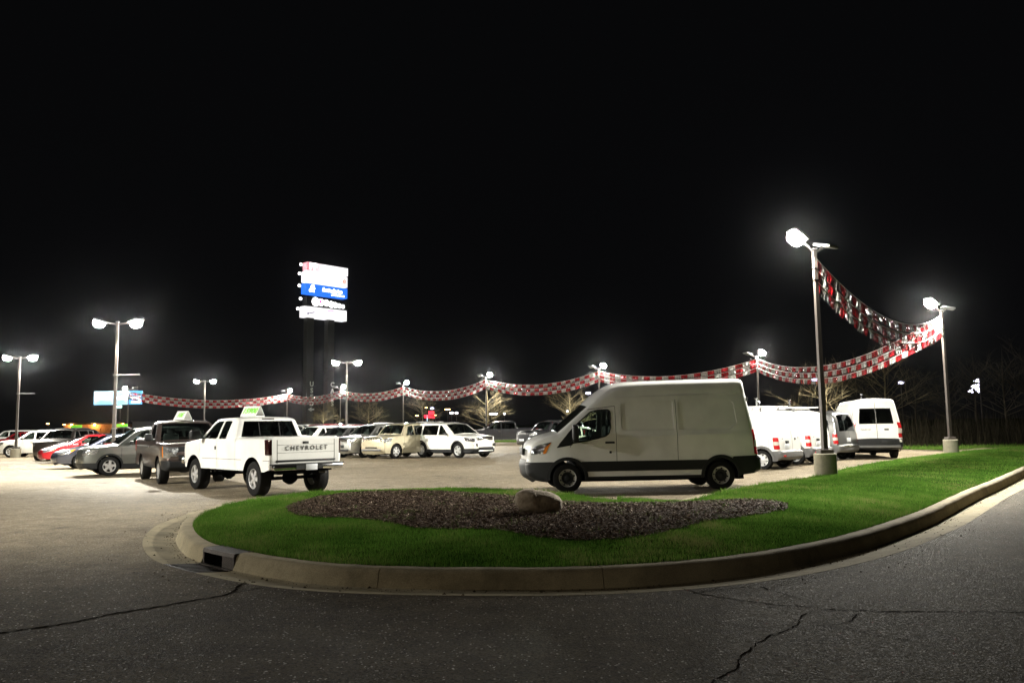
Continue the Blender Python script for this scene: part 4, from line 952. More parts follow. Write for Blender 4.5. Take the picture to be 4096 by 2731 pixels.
WHITE = paint('white_paint', (.80, .80, .78)); CREAMW = paint('cream_white_paint', (.76, .74, .66)); PEARL = paint('pearl_white_paint', (.78, .77, .72), .1)
TAUPE = paint('taupe_metallic', (.14, .108, .098), .7, .34); GREYG = paint('grey_green_metallic', (.17, .18, .17), .7, .34); BLUEG = paint('blue_grey_metallic', (.075, .083, .12), .65, .32)
REDP = paint('red_paint', (.24, .008, .012), .25, .34); MAROON = paint('maroon_paint', (.13, .008, .010), .3, .36); BLACK = paint('black_paint', (.009, .009, .011)); SILVER = paint('silver_metallic', (.46, .46, .44), .8, .33); GOLD = paint('light_gold_metallic', (.50, .45, .32), .45, .34); NAVY = paint('navy_paint', (.012, .016, .05), .3, .33); BRONZE = paint('dark_bronze', (.05, .042, .038), .6, .34); GREYM = paint('mid_grey_metallic', (.20, .20, .20), .7, .34)

# ---- hero van
van = build(van_spec(True), WHITE, 'cargo_van', 'white high roof cargo van with black lower cladding, seen broadside by the lawn', 'van')
van.place(1.02, -van.hw + .1, (AT(2270, 1954, 19.75).x, 19.75), R(-94))
van.front_block('grille', BLACKP, 0, .98, .80, .18); van.front_block('emblem', CHROME, 0, 1.10, .18, .08, .03)
obj('bulkhead', Acc().box(van.loc(2.62, 0, 1.25), (.04, 1.7, 1.7)), DARKIN, van.root)
for sg in (-1, 1): obj('door_hinge', Acc().rbox(van.loc(5.50, sg * .93, 2.18), (.05, .05, .09), .01), GREYP, van.root)
# black door frame round the cab window
for sg in (-1, 1):
    P = [q for q in van.sp['side'] if q[0] == 'side_window'][0][1]; pts = [van.loc(x, sg * (float(van.Y(np.array([(x, z)]))[0]) + .001), z) for x, z in densify(fillet_closed(P, .03), .12, True)]; pts.append(pts[0])
    obj('window_seal', Acc().tube(pts, .016, 5, cap=False), BLACKP, van.root, smooth=60)
    obj('window_divider', Acc().tube([van.loc(1.62, sg * (float(van.W(1.62, 1.5)) - .02), 1.42), van.loc(1.64, sg * (float(van.W(1.64, 1.9)) - .02), 1.93)], .014, 5), BLACKP, van.root)

# ---- lifted white pickup with lettering
sp = pickup_spec('old'); truck = build(sp, WHITE, 'pickup_truck', 'lifted white extended cab pickup with black taillights and oversized tyres', 'pickup truck'); finish_pickup(truck, 'old')
rlw = G(1027, 1976); truck.place(4.51, -(truck.hw - .15), (rlw.x * 20.1 / rlw.y, 20.1), R(-43))
truck.sp['rbulge'] = .006
xt = 5.43 + .012
text_obj('tailgate_lettering', 'CHEVROLET', .150, simple('letter_black', (.02, .018, .018), .6), truck.root, truck.loc(xt, 0, 1.155), (0, 1, 0), extrude=.003, space=1.50, bold=.001)
truck.front_block('tailgate_handle', BLACKP, -.02, 1.285, .16, .06, .012, False); truck.front_block('tailgate_crease', GAP, 0, 1.05, 1.55, .006, .002, False, .001, .01)
truck.front_block('tailgate_crease', GAP, 0, 1.235, 1.55, .006, .002, False, .001, .01)
truck.front_block('tailgate_trim', BLACKP, 0, .855, 1.60, .05, .008, False)
a = Acc().rbox(truck.loc(5.50, 0, .70), (.20, 1.86, .12), .03, 0).rbox(truck.loc(5.50, 0, .775), (.22, 1.90, .035), .015, 1)
bmp = obj('rear_bumper', a, [CHROME, BLACKP], truck.root, smooth=40)
obj('license_plate', Acc().rbox(truck.loc(5.605, 0.05, .70), (.012, .31, .15), .005), PLATE, bmp, smooth=40); obj('plate_recess', Acc().rbox(truck.loc(5.60, 0, .70), (.012, .72, .10), .005), BLACKP, bmp)
a = Acc().rbox(truck.loc(-.03, 0, .76), (.16, 1.84, .17), .05); obj('front_bumper', a, CHROME, truck.root, smooth=40)
truck.front_block('grille', BLACKP, 0, 1.06, 1.1, .24)
for xx in (.92, 4.51):
    a = Acc().tube([truck.loc(xx, -.85, .40), truck.loc(xx, .85, .40)], .045, 8).lathe([(.001, -.20), (.10, -.16), (.17, -.04), (.17, .04), (.10, .16), (.001, .20)], 14, 'y', 0, truck.loc(xx, 0.05, .40))
    for sg in (-1, 1):
        a.tube([truck.loc(xx - .55, sg * .55, .60), truck.loc(xx, sg * .55, .46), truck.loc(xx + .55, sg * .55, .62)], .03, 6); a.tube([truck.loc(xx + .12, sg * .48, .42), truck.loc(xx - .05, sg * .36, .85)], .035, 6)
    obj('axle', a, UNDER, truck.root, smooth=40)
obj('exhaust_pipe', Acc().tube([truck.loc(4.9, .5, .56), truck.loc(5.42, .55, .55)], .035, 8), GREYP, truck.root, smooth=40)
for yy in (-.28, .28): obj('window_divider', Acc().tube([truck.loc(3.405, yy, 1.80), truck.loc(3.512, yy, 1.44)], .012, 4), BLACKP, truck.root)
obj('brake_light', Acc().rbox(truck.loc(3.36, 0, 1.885), (.05, .34, .035), .008), DREDL, truck.root)

# ---- taupe pickup facing the camera
silv = build(pickup_spec('new'), TAUPE, 'pickup_truck', 'taupe metallic regular cab pickup with roof price sign, nose behind the lifted truck', 'pickup truck'); finish_pickup(silv, 'new')
silv.place(.98, (silv.hw - .13), (AT(643, 1934, 25.0).x, 25.0), R(147))
for zz in (.80, 1.06): silv.front_block('grille', BLACKP, 0, zz, 1.12, .15)
for sg in (-1, 1):
    silv.front_block('headlight', LENS, sg * .70, .98, .32, .28, .025); silv.front_block('headlight_divider', BLACKP, sg * .70, .98, .30, .012, .03)
silv.front_block('grille_bar', TAUPE, 0, .93, 1.2, .08, .02); silv.front_block('emblem', GOLD, 0, .93, .22, .07, .03)
obj('tailgate_panel', Acc().box(silv.loc(silv.L - .03, 0, 1.05), (.012, 1.5, .42)), TAUPE, silv.root)

# ---- left row, noses toward the drive lane
LEFT = dict()
def left_car(sp, p, name, label, cat, px, py, Y, az, sidey=-1, ref='xf', wx=None):
    c = build(sp, p, name, label, cat); c.place(c.sp[ref], -sidey * (c.hw - .1), (AT(px, py, Y).x, Y), R(az)); return c
AZL = -126
esc = left_car(wagon_spec(4.44, 1.80, 1.72, .88, 3.50, .35, 1.05, (1.15, 1.10), 1.85, 4.15, 1.10, .14, 'five', BLACKP), GREYG, 'crossover', 'grey green crossover with black wheel arches beside the taupe pickup', 'crossover', 435, 1897, 29.9, AZL, 1)
blu = left_car(sedan_spec(4.8, 1.82, 1.46, 'multi'), BLUEG, 'sedan', 'blue grey sedan with amber corner lamps between red sedan and crossover', 'sedan', 322, 1871, 35.6, AZL, 1)
red = left_car(sedan_spec(4.8, 1.82, 1.45, 'split', .78), REDP, 'sedan', 'bright red sedan parked beside the blue grey sedan', 'sedan', 250, 1846, 42.0, AZL, 1)
brz = left_car(wagon_spec(4.7, 1.86, 1.76, .9, 3.65, .37, 1.12, (1.25, 1.18), 1.85, 4.4, 1.16, .14, 'six', None), BRONZE, 'suv', 'dark bronze SUV with silver roof rails facing out beyond the red sedan', 'SUV', 150, 1826, 47.0, 175, -1)
whs = left_car(wagon_spec(4.75, 1.88, 1.72, .92, 3.68, .38, 1.08, (1.25, 1.12), 1.95, 4.35, 1.12, .2, 'six', None, True), PEARL, 'suv', 'pearl white SUV seen side on with silver spoked wheels', 'SUV', 42, 1811, 53.0, -96, 1)
bks = left_car(wagon_spec(4.8, 1.90, 1.80, .9, 3.7, .38, 1.1, (1.25, 1.16), 1.9, 4.45, 1.15, .14, 'five', None), BLACK, 'suv', 'glossy black SUV showing its red taillight behind the red sedan', 'SUV', 300, 1800, 57.0, 20, -1, 'xr')
nav = left_car(sedan_spec(4.7, 1.8, 1.45), NAVY, 'sedan', 'dark navy sedan in front of a red hatchback, beyond the pearl SUV', 'sedan', 30, 1800, 63.0, -110, 1)
rd2 = left_car(wagon_spec(4.4, 1.8, 1.62, .88, 3.45, .34, 1.0, (1.1, 1.05), 1.8, 4.1, 1.05, .2, 'multi', None, False), REDP, 'hatchback', 'red hatchback with pale windscreen glare among the far left cars', 'hatchback', 5, 1790, 70.0, -110, 1)
sv2 = left_car(wagon_spec(4.6, 1.82, 1.68, .9, 3.6, .35, 1.05, (1.2, 1.1), 1.9, 4.3, 1.08, .2, 'multi', None, True), SILVER, 'suv', 'silver SUV with sloping roof behind the pearl white SUV', 'SUV', 115, 1795, 66.0, -110, 1)
wh3 = left_car(wagon_spec(4.9, 1.92, 1.80, .9, 3.75, .38, 1.1, (1.25, 1.15), 1.9, 4.6, 1.15, .15, 'six', None), WHITE, 'suv', 'white SUV partly out of view beyond the red hatchback', 'SUV', -40, 1785, 78.0, -110, 1)
sl4 = left_car(wagon_spec(4.6, 1.82, 1.70, .9, 3.6, .35, 1.05, (1.2, 1.1), 1.9, 4.3, 1.08, .2, 'multi', None, True), SILVER, 'suv', 'silver SUV with dark rear glass under an orange street lamp', 'SUV', 190, 1780, 80.0, 30, -1, 'xr')
wh5 = left_car(wagon_spec(5.1, 2.0, 1.92, .95, 3.95, .4, 1.15, (1.3, 1.2), 1.95, 4.95, 1.2, .1, 'six', None), CREAMW, 'suv', 'big cream white SUV with green price topper seen from the rear', 'SUV', 300, 1778, 84.0, 18, -1, 'xr')
dkp = left_car(pickup_spec('crew'), BRONZE, 'pickup_truck', 'dark pickup with green price topper near the orange lit doorway', 'pickup truck', 425, 1776, 87.0, 75, 1, 'xr'); finish_pickup(dkp, 'crew')
wh6 = left_car(wagon_spec(4.3, 1.76, 1.50, .85, 3.4, .33, .95, (1.1, 1.0), 1.8, 4.0, 1.0, .25, 'multi', None, False), WHITE, 'hatchback', 'small white hatchback with green price topper by the concrete pole footing', 'hatchback', 560, 1782, 82.0, -100, 1)

# ---- middle rows
def mid(sp, p, name, label, cat, px, py, Y, az, ref='xf', sidey=1): return left_car(sp, p, name, label, cat, px, py, Y, az, sidey, ref)
exps = wagon_spec(5.0, 2.0, 1.78, .98, 3.84, .385, 1.12, (1.35, 1.17), 2.15, 4.62, 1.14, .16, 'five', BLACKP, True, True, 'dark', True)
exp = mid(exps, PEARL, 'suv', 'large pearl white SUV with chrome grille at the end of the row', 'SUV', 1835, 1846, 41.5, 134, 'xf', -1)
exp.front_block('grille', LENSD, 0, .98, 1.05, .20, .02); exp.front_block('chrome_bar', CHROME, 0, .98, 1.0, .03, .035); exp.front_block('chrome_bar', CHROME, 0, 1.06, 1.0, .02, .035); exp.front_block('skid_plate', ALLOY, 0, .36, 1.0, .05, .03); exp.front_block('lower_grille', BLACKP, 0, .50, 1.0, .10, .02)
for sg in (-1, 1): exp.front_block('fog_lamp', LENSD, sg * .62, .66, .24, .14, .03); exp.front_block('fog_bezel', CHROME, sg * .62, .58, .26, .025, .04)
libs = wagon_spec(4.49, 1.84, 1.78, .82, 3.51, .37, 1.14, (1.30, 1.20), 1.72, 4.28, 1.16, .07, 'six', None, True, False, 'lens', False, .86, True, .05)
lib = mid(libs, GOLD, 'suv', 'boxy pale gold SUV with seven slot grille', 'SUV', 1581, 1843, 42.0, 214, 'xf', 1)
for k in range(7): lib.front_block('grille_slot', BLACKP, (k - 3) * .115, .98, .06, .24, .012); 
for sg in (-1, 1): lib.front_block('headlamp_round', LENS, sg * .56, .99, .22, .22, .02)
lib.front_block('lower_grille', BLACKP, 0, .58, .8, .07, .02); lib.front_block('bumper_bar', GREYP, 0, .46, 1.3, .10, .03)
slvs = wagon_spec(4.78, 1.88, 1.76, .9, 3.68, .37, 1.12, (1.35, 1.18), 2.05, 4.5, 1.14, .14, 'five', None)
slv = mid(slvs, SILVER, 'suv', 'silver SUV with a plateless dark bracket on its bumper beside the gold SUV', 'SUV', 1458, 1836, 43.8, 214, 'xf', 1)
slv.front_block('grille', LENSD, 0, .96, .9, .22, .015); slv.front_block('plate_bracket', BLACKP, -.1, .62, .34, .16, .02); slv.front_block('lower_grille', BLACKP, 0, .42, 1.2, .12, .02)
gr2 = mid(wagon_spec(4.7, 1.86, 1.68, .9, 3.62, .36, 1.08, (1.3, 1.12), 2.0, 4.4, 1.1, .16, 'five', None), GREYM, 'suv', 'grey crossover with chrome mirror behind the lifted truck tailgate', 'crossover', 1345, 1830, 45.8, 214, 'xf', 1)
wt2 = mid(wagon_spec(4.7, 1.86, 1.72, .9, 3.62, .36, 1.08, (1.3, 1.12), 2.0, 4.4, 1.12, .16, 'five', None), WHITE, 'suv', 'white crossover seen through the lifted truck cab corner', 'crossover', 1228, 1826, 48.0, 214, 'xf', 1)
whb = mid(sedan_spec(4.7, 1.8, 1.5), WHITE, 'sedan', 'white sedan between the taupe pickup and the lifted truck', 'sedan', 960, 1830, 47.0, 214, 'xf', 1)
# far row
xpd = mid(wagon_spec(5.25, 2.0, 1.96, 1.0, 4.05, .40, 1.22, (1.5, 1.26), 2.1, 5.0, 1.24, .10, 'six', BLACKP, True, True, 'lens', True, .85), WHITE, 'suv', 'full size white SUV with tinted windows behind the gold and pearl SUVs', 'SUV', 1800, 1772, 68.0, 118, 'xf', -1)
wpk = mid(pickup_spec('crew'), WHITE, 'pickup_truck', 'long white crew pickup behind the silver and gold SUVs', 'pickup truck', 1625, 1775, 66.0, 97, 'xf', -1); finish_pickup(wpk, 'crew')
mrs = mid(wagon_spec(4.9, 1.95, 1.86, .95, 3.8, .38, 1.15, (1.35, 1.2), 2.0, 4.6, 1.2, .14, 'six', None), MAROON, 'suv', 'dark maroon SUV behind the white crew pickup', 'SUV', 1520, 1765, 73.0, 97, 'xf', -1)
mr2 = mid(pickup_spec('crew'), MAROON, 'pickup_truck', 'maroon crew pickup with chrome bumper behind the grey crossover', 'pickup truck', 1420, 1768, 71.0, 92, 'xf', -1); finish_pickup(mr2, 'crew')
mr3 = mid(wagon_spec(5.2, 2.0, 1.94, 1.0, 4.0, .40, 1.2, (1.45, 1.25), 2.05, 5.0, 1.24, .10, 'six', None, True, True, 'lens', True), MAROON, 'suv', 'tall maroon SUV with bright roof rails near the twin sign columns', 'SUV', 1392, 1755, 79.0, 95, 'xf', -1)
wcp = mid(wagon_spec(5.2, 2.0, 1.94, 1.0, 4.0, .40, 1.2, (1.45, 1.25), 2.05, 5.0, 1.24, .10, 'six', None, False, True, 'lens', False), WHITE, 'suv', 'white SUV with long dark side glass in front of the twin sign columns', 'SUV', 1300, 1752, 82.0, 95, 'xf', -1)
slp = mid(pickup_spec('crew'), SILVER, 'pickup_truck', 'silver crew pickup with red taillight showing past the lifted truck cab', 'pickup truck', 1255, 1768, 70.0, 92, 'xf', -1); finish_pickup(slp, 'crew')
bpk = mid(pickup_spec('crew'), BLACK, 'pickup_truck', 'black crew pickup with chrome steps at the back of the lane', 'pickup truck', 1925, 1768, 69.0, -100, 'xf', 1); finish_pickup(bpk, 'crew')
for sg in (-1, 1): obj('step_bar', Acc().tube([bpk.loc(1.5, sg * 1.0, .40), bpk.loc(4.0, sg * 1.0, .40)], .04, 6), CHROME, bpk.root)
bsv = mid(wagon_spec(4.75, 1.95, 1.84, .88, 3.76, .39, 1.20, (1.35, 1.24), 1.85, 4.6, 1.22, .06, 'five', None, True, True, 'lens', False, .84, True, .05), BLACK, 'suv', 'boxy black SUV with bright headlamps just beyond the high roof van', 'SUV', 2165, 1786, 55.0, -124, 'xf', 1)
bsv.front_block('grille', GREYP, 0, 1.04, .8, .14, .02); bsv.front_block('license_plate', PLATE, 0, .60, .5, .12, .03)
bwc = mid(sedan_spec(4.6, 1.78, 1.48), CREAMW, 'sedan', 'cream sedan seen through the high roof van cab windows', 'sedan', 2215, 1812, 44.0, -100, 'xf', 1)

# ---- vans on the right
def rack_on(c, label):
    t = thing('ladder_rack', label, 'ladder rack', c.root.location, c.th, 'ladder racks on the compact vans')
    WR = simple('rack_white', (.72, .72, .72), .4)
    for x in (1.75, 2.75, 3.75):
        obj('cross_bar', Acc().tube([c.loc(x, -.74, 2.10), c.loc(x, .74, 2.10)], .022, 6), WR, t)
        for sg in (-1, 1): obj('foot', Acc().box(c.loc(x, sg * .68, 2.04), (.06, .05, .16)), GREYP, t)
    for y in (-.74, -.30, .30, .74): obj('rail', Acc().tube([c.loc(1.55, y, 2.135), c.loc(4.1, y, 2.135)], .02, 6), WR, t)
    for x, y, h in ((3.6, -.66, .30), (2.35, -.66, .24), (3.0, .62, .24)): obj('clamp_post', Acc().rbox(c.loc(x, y, 2.13 + h / 2), (.06, .06, h), .012).rbox(c.loc(x, y, 2.13 + h), (.10, .08, .05), .015), CHROME, t)
    obj('rung', Acc().tube([c.loc(2.2, -.74, 2.18), c.loc(2.2, .2, 2.18)], .016, 6), CHROME, t)
tc1 = build(connect_spec(), WHITE, 'compact_van', 'white compact cargo van with ladder rack just behind the high roof van', 'van'); tc1.place(tc1.sp['xr'], -(tc1.hw - .1), (AT(3055, 1873, 28.0).x, 28.0), R(-47))
tc2 = build(connect_spec(), WHITE, 'compact_van', 'white compact cargo van with ladder rack partly hidden by the lamp pole', 'van'); tc2.place(tc2.sp['xr'], -(tc2.hw - .1), (AT(3187, 1856, 30.8).x, 30.8), R(-46))
for c, lb in ((tc1, 'steel ladder rack on the compact van beside the high roof van'), (tc2, 'steel ladder rack on the compact van partly hidden by the lamp pole')):
    rack_on(c, lb); sk = simple('letter_black', (.02, .018, .018), .6)
    xr_ = 4.475
    text_obj('badge', 'TRANSIT CONNECT', .052, sk, c.root, c.loc(xr_ - .02, -.42, 1.03), (0, 1, 0), extrude=.003); text_obj('badge', 'XLT', .05, sk, c.root, c.loc(xr_ - .02, .62, 1.05), (0, 1, 0), extrude=.003)
    c.front_block('license_plate', PLATE, -.32, .78, .32, .16, .012, False); c.front_block('door_lock', BLACKP, -.30, .92, .26, .09, .012, False); c.front_block('emblem', GREYP, .34, 1.02, .14, .07, .012, False); c.front_block('reflector', REDL, -.66, .46, .2, .06, .012, False)
gmv = build(connect_spec(True), GREYM, 'minivan', 'grey metallic minivan with dark rear glass beside the lamp pole', 'minivan'); gmv.place(gmv.sp['xr'], -(gmv.hw - .1), (AT(3300, 1836, 33.6).x, 33.6), R(-42))
gmv.front_block('license_plate', PLATE, 0, .82, .32, .16, .012, False); gmv.front_block('bumper_chrome', CHROME, 0, .58, 1.3, .04, .02, False)
mrv = build(van_spec(False), WHITE, 'cargo_van', 'white mid roof cargo van with its glazed rear doors facing the lawn', 'van'); mrv.place(mrv.sp['xr'], (mrv.hw - .12), (AT(3578, 1821, 35.0).x, 35.0), R(9.5))
mrv.front_block('license_plate', BLACKP, .38, .70, .5, .16, .02, False); mrv.front_block('rear_step', GREYP, 0, .52, 1.7, .10, .05, False); mrv.front_block('emblem', GREYP, .38, 1.22, .18, .08, .012, False)
text_obj('badge', 'TRANSIT-250', .07, simple('letter_black', (.02, .018, .018), .6), mrv.root, mrv.loc(mrv.face_x(1.22, False) + .045, -.45, 1.22), (0, 1, 0), extrude=.003)
for sg in (-1, 1): mrv.front_block('bumper_lamp', WHITEL, sg * .88, .74, .09, .09, .03, False)
obj('antenna_post', Acc().tube([mrv.loc(3.9, -.2, 2.5), mrv.loc(3.9, -.2, 2.74)], .03, 6).rbox(mrv.loc(3.9, -.2, 2.74), (.12, .1, .05), .015), CHROME, mrv.root)
obj('brake_light', Acc().rbox(mrv.loc(mrv.L - .37, 0, 2.46), (.05, .3, .03), .008), REDL, mrv.root)

# ---- price toppers: white A frames with green figures, resting on roofs
GREENF = simple('fluor_green', (.22, .72, .05), .5); GREENF.node_tree.nodes['Principled BSDF'].inputs['Roughness'].default_value = .6
def topper(c, x, z, txt, label, rz=0.0, w_=.80, h=.34, dpt=.44):
    p = c.world(x, 0, z); t = thing('price_sign', label, 'price sign', p, c.th + rz, 'price signs on vehicle roofs'); BD = simple('sign_white', (.72, .72, .70), .5)
    for sg in (-1, 1):
        d_ = Vector((sg * dpt / 2, 0, -h)).normalized(); n_ = Vector((sg * h, 0, dpt / 2)).normalized()
        A = Vector((sg * dpt / 2, 0, .0)); T_ = Vector((sg * .012, 0, h)); a = Acc(); Y_ = Vector((0, w_ / 2, 0)); k = n_ * .008
        a.add([A - Y_, A + Y_, T_ + Y_, T_ - Y_, A - Y_ + k, A + Y_ + k, T_ + Y_ + k, T_ - Y_ + k], [(0, 1, 2, 3), (7, 6, 5, 4), (0, 4, 5, 1), (1, 5, 6, 2), (2, 6, 7, 3), (3, 7, 4, 0)]); obj('panel', a, BD, t)
        if txt: text_obj('figures', txt, .21, GREENF, t, (A + T_) / 2 + n_ * .014, (0, sg * 1, 0), (T_ - A), extrude=.003, shear=.25, bold=.006)
    obj('base', Acc().box((0, 0, -.008), (dpt, w_, .016)), BD, t)
topper(truck, 2.45, 1.975, '15900', 'white tent sign with green figures on the lifted white pickup roof', R(-70), .56, .26, .32)
topper(silv, 2.45, 1.965, '10E', 'white tent sign with green figures on the taupe pickup roof', R(-66), .52, .27, .32)
for c, x, z, lb in ((wh5, 3.0, 1.98, 'green lettered price topper on the big cream SUV'), (dkp, 3.0, 2.01, 'green lettered price topper on the dark pickup'), (wh6, 2.6, 1.56, 'green lettered price topper on the small white hatchback')):
    p = c.world(x, 0, z); t = thing('price_sign', lb, 'price sign', p, c.th, 'price signs on vehicle roofs')
    th2 = -c.th; obj('panel', Acc().rbox((0, 0, .15), (.05, 1.15, .30), .01), GREENF, t, rot=(0, 0, R(90) - c.th)); obj('foot', Acc().box((0, 0, -.02), (.4, .4, .05)), BLACKP, t)
# ================================================================== LAMPS, PENNANTS, SIGNS, TREES
POLEM = simple('pole_bronze', (.055, .046, .040), .5, .3, bump=.1, bscale=30); FIXM = simple('fixture_grey', (.16, .16, .15), .45, .4)
LAMPE = emit('lamp_glow', (1.0, .985, .93), 480.0)
TOPZ = 6.42; TILT = .22
def head_mesh():
    a = Acc().rbox((0, 0, .045), (.54, .50, .09), .03); return mkmesh('lamp_head', a, FIXM, 40)
def lens_mesh():
    a = Acc(); n = 20; prof = [(.98, .0), (1.0, -.22), (.93, -.5), (.74, -.78), (.42, -.95), (.001, -1.0)]
    for i in range(n):
        an = 2 * math.pi * i / n; c, s_ = math.cos(an), math.sin(an); k = (abs(c) ** 2.6 + abs(s_) ** 2.6) ** (-1 / 2.6)
        for r_, h in prof: a.v.append((r_ * c * k * .245, r_ * s_ * k * .235, h * .26))
    k = len(prof)
    for i in range(n):
        for j in range(k - 1): p, q = i * k + j, ((i + 1) % n) * k + j; a.f.append((p, q, q + 1, p + 1)); a.m.append(0)
    return mkmesh('lens', a, LAMPE, 60)
HEADM = head_mesh(); LENSM = lens_mesh()
IES = bpy.data.texts.new('lot_lamp_distribution')
_va = [0, 15, 30, 40, 50, 57, 63, 68, 72, 76, 80, 85, 90, 180]; _cd = [420, 470, 640, 880, 1350, 1900, 2600, 2700, 1200, 220, 30, 5, 2, 1]
IES.write('IESNA:LM-63-2002\nTILT=NONE\n1 1000 1 %d 1 1 2 0 0 0\n1 1 100\n%s\n0\n%s\n' % (len(_va), ' '.join(map(str, _va)), ' '.join(map(str, _cd))))
def spot(loc, tgt, power, parent):
    d_ = bpy.data.lights.new('lamp_light', 'POINT'); d_.energy = power; d_.shadow_soft_size = .18; d_.color = (1.0, .955, .83)
    d_.use_nodes = True; nt = d_.node_tree; em = nt.nodes['Emission']; ie = nt.nodes.new('ShaderNodeTexIES'); ie.mode = 'INTERNAL'; ie.ies = IES; ie.inputs['Strength'].default_value = .001
    nt.links.new(ie.outputs[0], em.inputs['Strength'])
    o = bpy.data.objects.new('lamp_light', d_); COL.objects.link(o); o.parent = parent; o.location = loc
    o.rotation_euler = (Vector(tgt) - Vector(loc)).to_track_quat('-Z', 'Y').to_euler(); return o
def pole(name, label, x, y, gz, heads, aim, group, base=True, banner=None, power=1.0, topz=TOPZ):
    """heads: list of (offset vec, direction xy the lens tips toward, lit)"""
    t = thing(name, label, 'lamp post', (x, y, gz), 0, group); H = topz - gz
    bz = .60 if base else .02
    if base:
        a = Acc().lathe([(.001, -.15), (.30, -.15), (.30, bz - .02), (.285, bz), (.001, bz)], 24); obj('footing', a, BASEM, t, smooth=35)
        obj('base_cover', Acc().rbox((0, 0, bz + .05), (.36, .36, .12), .02), POLEM, t)
    a = Acc(); r1, r2 = .066, .048
    a.add([(-r1, -r1, bz), (r1, -r1, bz), (r1, r1, bz), (-r1, r1, bz), (-r2, -r2, H), (r2, -r2, H), (r2, r2, H), (-r2, r2, H)], [(0, 3, 2, 1), (4, 5, 6, 7), (0, 1, 5, 4), (1, 2, 6, 5), (2, 3, 7, 6), (3, 0, 4, 7)]); obj('pole', a, POLEM, t, rot=(0, 0, aim))
    obj('pole_cap', Acc().box((0, 0, H + .012), (.13, .13, .024)), FIXM, t)
    for (off_, dr, lit, *am) in heads:
        o = Vector(off_); hub = Vector((0, 0, H - .10)); pt = Vector((o.x, o.y, H + o.z))
        obj('arm', Acc().tube([hub, Vector((o.x * .35, o.y * .35, H - .06 + o.z * .35)), pt - Vector((0, 0, -.04))], .032, 6), POLEM, t, smooth=40)
        hd = link('lamp_head', HEADM, t, pt); dz = Vector((dr[0], dr[1], 0)); tilt = dr[2]
        az = math.atan2(dr[1], dr[0]); hd.rotation_euler = (Matrix.Rotation(az, 3, 'Z') @ Matrix.Rotation(-tilt, 3, 'Y')).to_euler()
        if lit: link('lens', LENSM, hd)
        if lit and power > 0:
            q = pt + Vector((dr[0] * .12, dr[1] * .12, -.40)); ax = am[0] if am else dr; spot(q, q + Vector((ax[0] * TILT, ax[1] * TILT, -1.0)), LAMP_W * power * lit, t)
    for zz in (H - .55, H - .88) if banner is None else (): obj('band', Acc().box((0, 0, zz), (.14, .14, .03)), CHROME, t, rot=(0, 0, aim))
    if banner is not None:
        obj('banner_arm', Acc().tube([(0, 0, banner), (1.06, 0, banner)], [.028, .016], 6), FIXM, t); obj('collar', Acc().box((0, 0, banner), (.17, .17, .06)), FIXM, t); obj('collar', Acc().box((0, 0, 1.75), (.19, .19, .04)), FIXM, t)
    return t
def lawnz(x, y): return float(lawn_z([x], [y])[0])
PP = [(8.54, 22.5), (19.15, 35.9), (18.1, 60), (7.6, 71.3), (-2.67, 81.8), (-12.7, 94.4), (-21.5, 101.5), (-30.5, 110), (-45.7, 96.7)]
PL = ['lamp post on the grass strip whose concrete footing stands beside the vans', 'lamp post where two pennant strings meet at the grass corner', 'perimeter lamp post just beyond the high roof van tail', 'perimeter lamp post rising above the high roof van windscreen', 'perimeter lamp post standing beside the black crew pickup', 'perimeter lamp post beside the full size white SUV', 'perimeter lamp post beyond the maroon SUVs', 'perimeter lamp post nearest the twin sign columns', 'perimeter lamp post in front of the blue billboard']
cxl, cyl = -10, 45
for i, ((x, y), lb) in enumerate(zip(PP, PL)):
    gz = lawnz(x, y) - .02 if i < 2 else -.05
    v = Vector((cxl - x, cyl - y, 0)).normalized(); p2 = Vector((-v.y, v.x, 0))
    if i < 2: hl = (-.50, -.12, .36)
    else: hl = (.40, -.10, .30) if i not in (8,) else (-.42, -.05, .22)
    if i < 2: hr = (.42, .25, .10)
    else: hr = (-.62, .15, .16) if i != 8 else (.75, .1, .18)
    dl = (v.x * .9, v.y * .9 , .55) if i > 1 else ((-.78, -.12, .62) if i == 0 else (-.85, -.25, .6)); aim_ = (v.x, v.y) if i > 1 else ((-1.1, 1.4) if i == 0 else (-1.35, .3))
    hd = [(hl, dl, 1.0, aim_), (hr, (v.x, v.y, .25), 0, None)]
    pole('lamp_post', lb, x, y, gz, hd, R(12), 'lamp posts around the lot', True, None, (.50, 1.6, .75, .6, .6, .6, .6, .6, .75)[i])
DP = [(-17.6, 36.0), (-31.8, 52.3), (-30.8, 81.3), (-12.3, 60.2), (-20.0, 14.0)]
DL = ['twin head lamp post with a bare banner arm behind the blue grey sedan', 'twin head lamp post with a bare banner arm behind the pearl white SUV', 'twin head lamp post far off behind the taupe pickup', 'twin head lamp post behind the grey crossover and maroon vehicles', 'twin head lamp post of the left lane lighting the side of the lifted pickup']
for i, ((x, y), lb) in enumerate(zip(DP, DL)):
    k = 1.0
    ad = (1.5, .6) if i == 0 else (.75, .45) if i < 4 else (.1, 1.1)
    hd = [((-.82 * k, .0, .02), (-.75, -.35, .28), 1.0, (-ad[0], ad[1])), ((.82 * k, .0, .0), (.75, -.35, .22), 2.5 if i == 0 else 1.0, ad)]
    pole('twin_lamp_post', lb, x, y, -.02, hd, R(8), 'twin head lamp posts inside the lot', True, 4.1 if i < 2 else None, (.42, .45, .5, .5, .28)[i], topz=6.45)

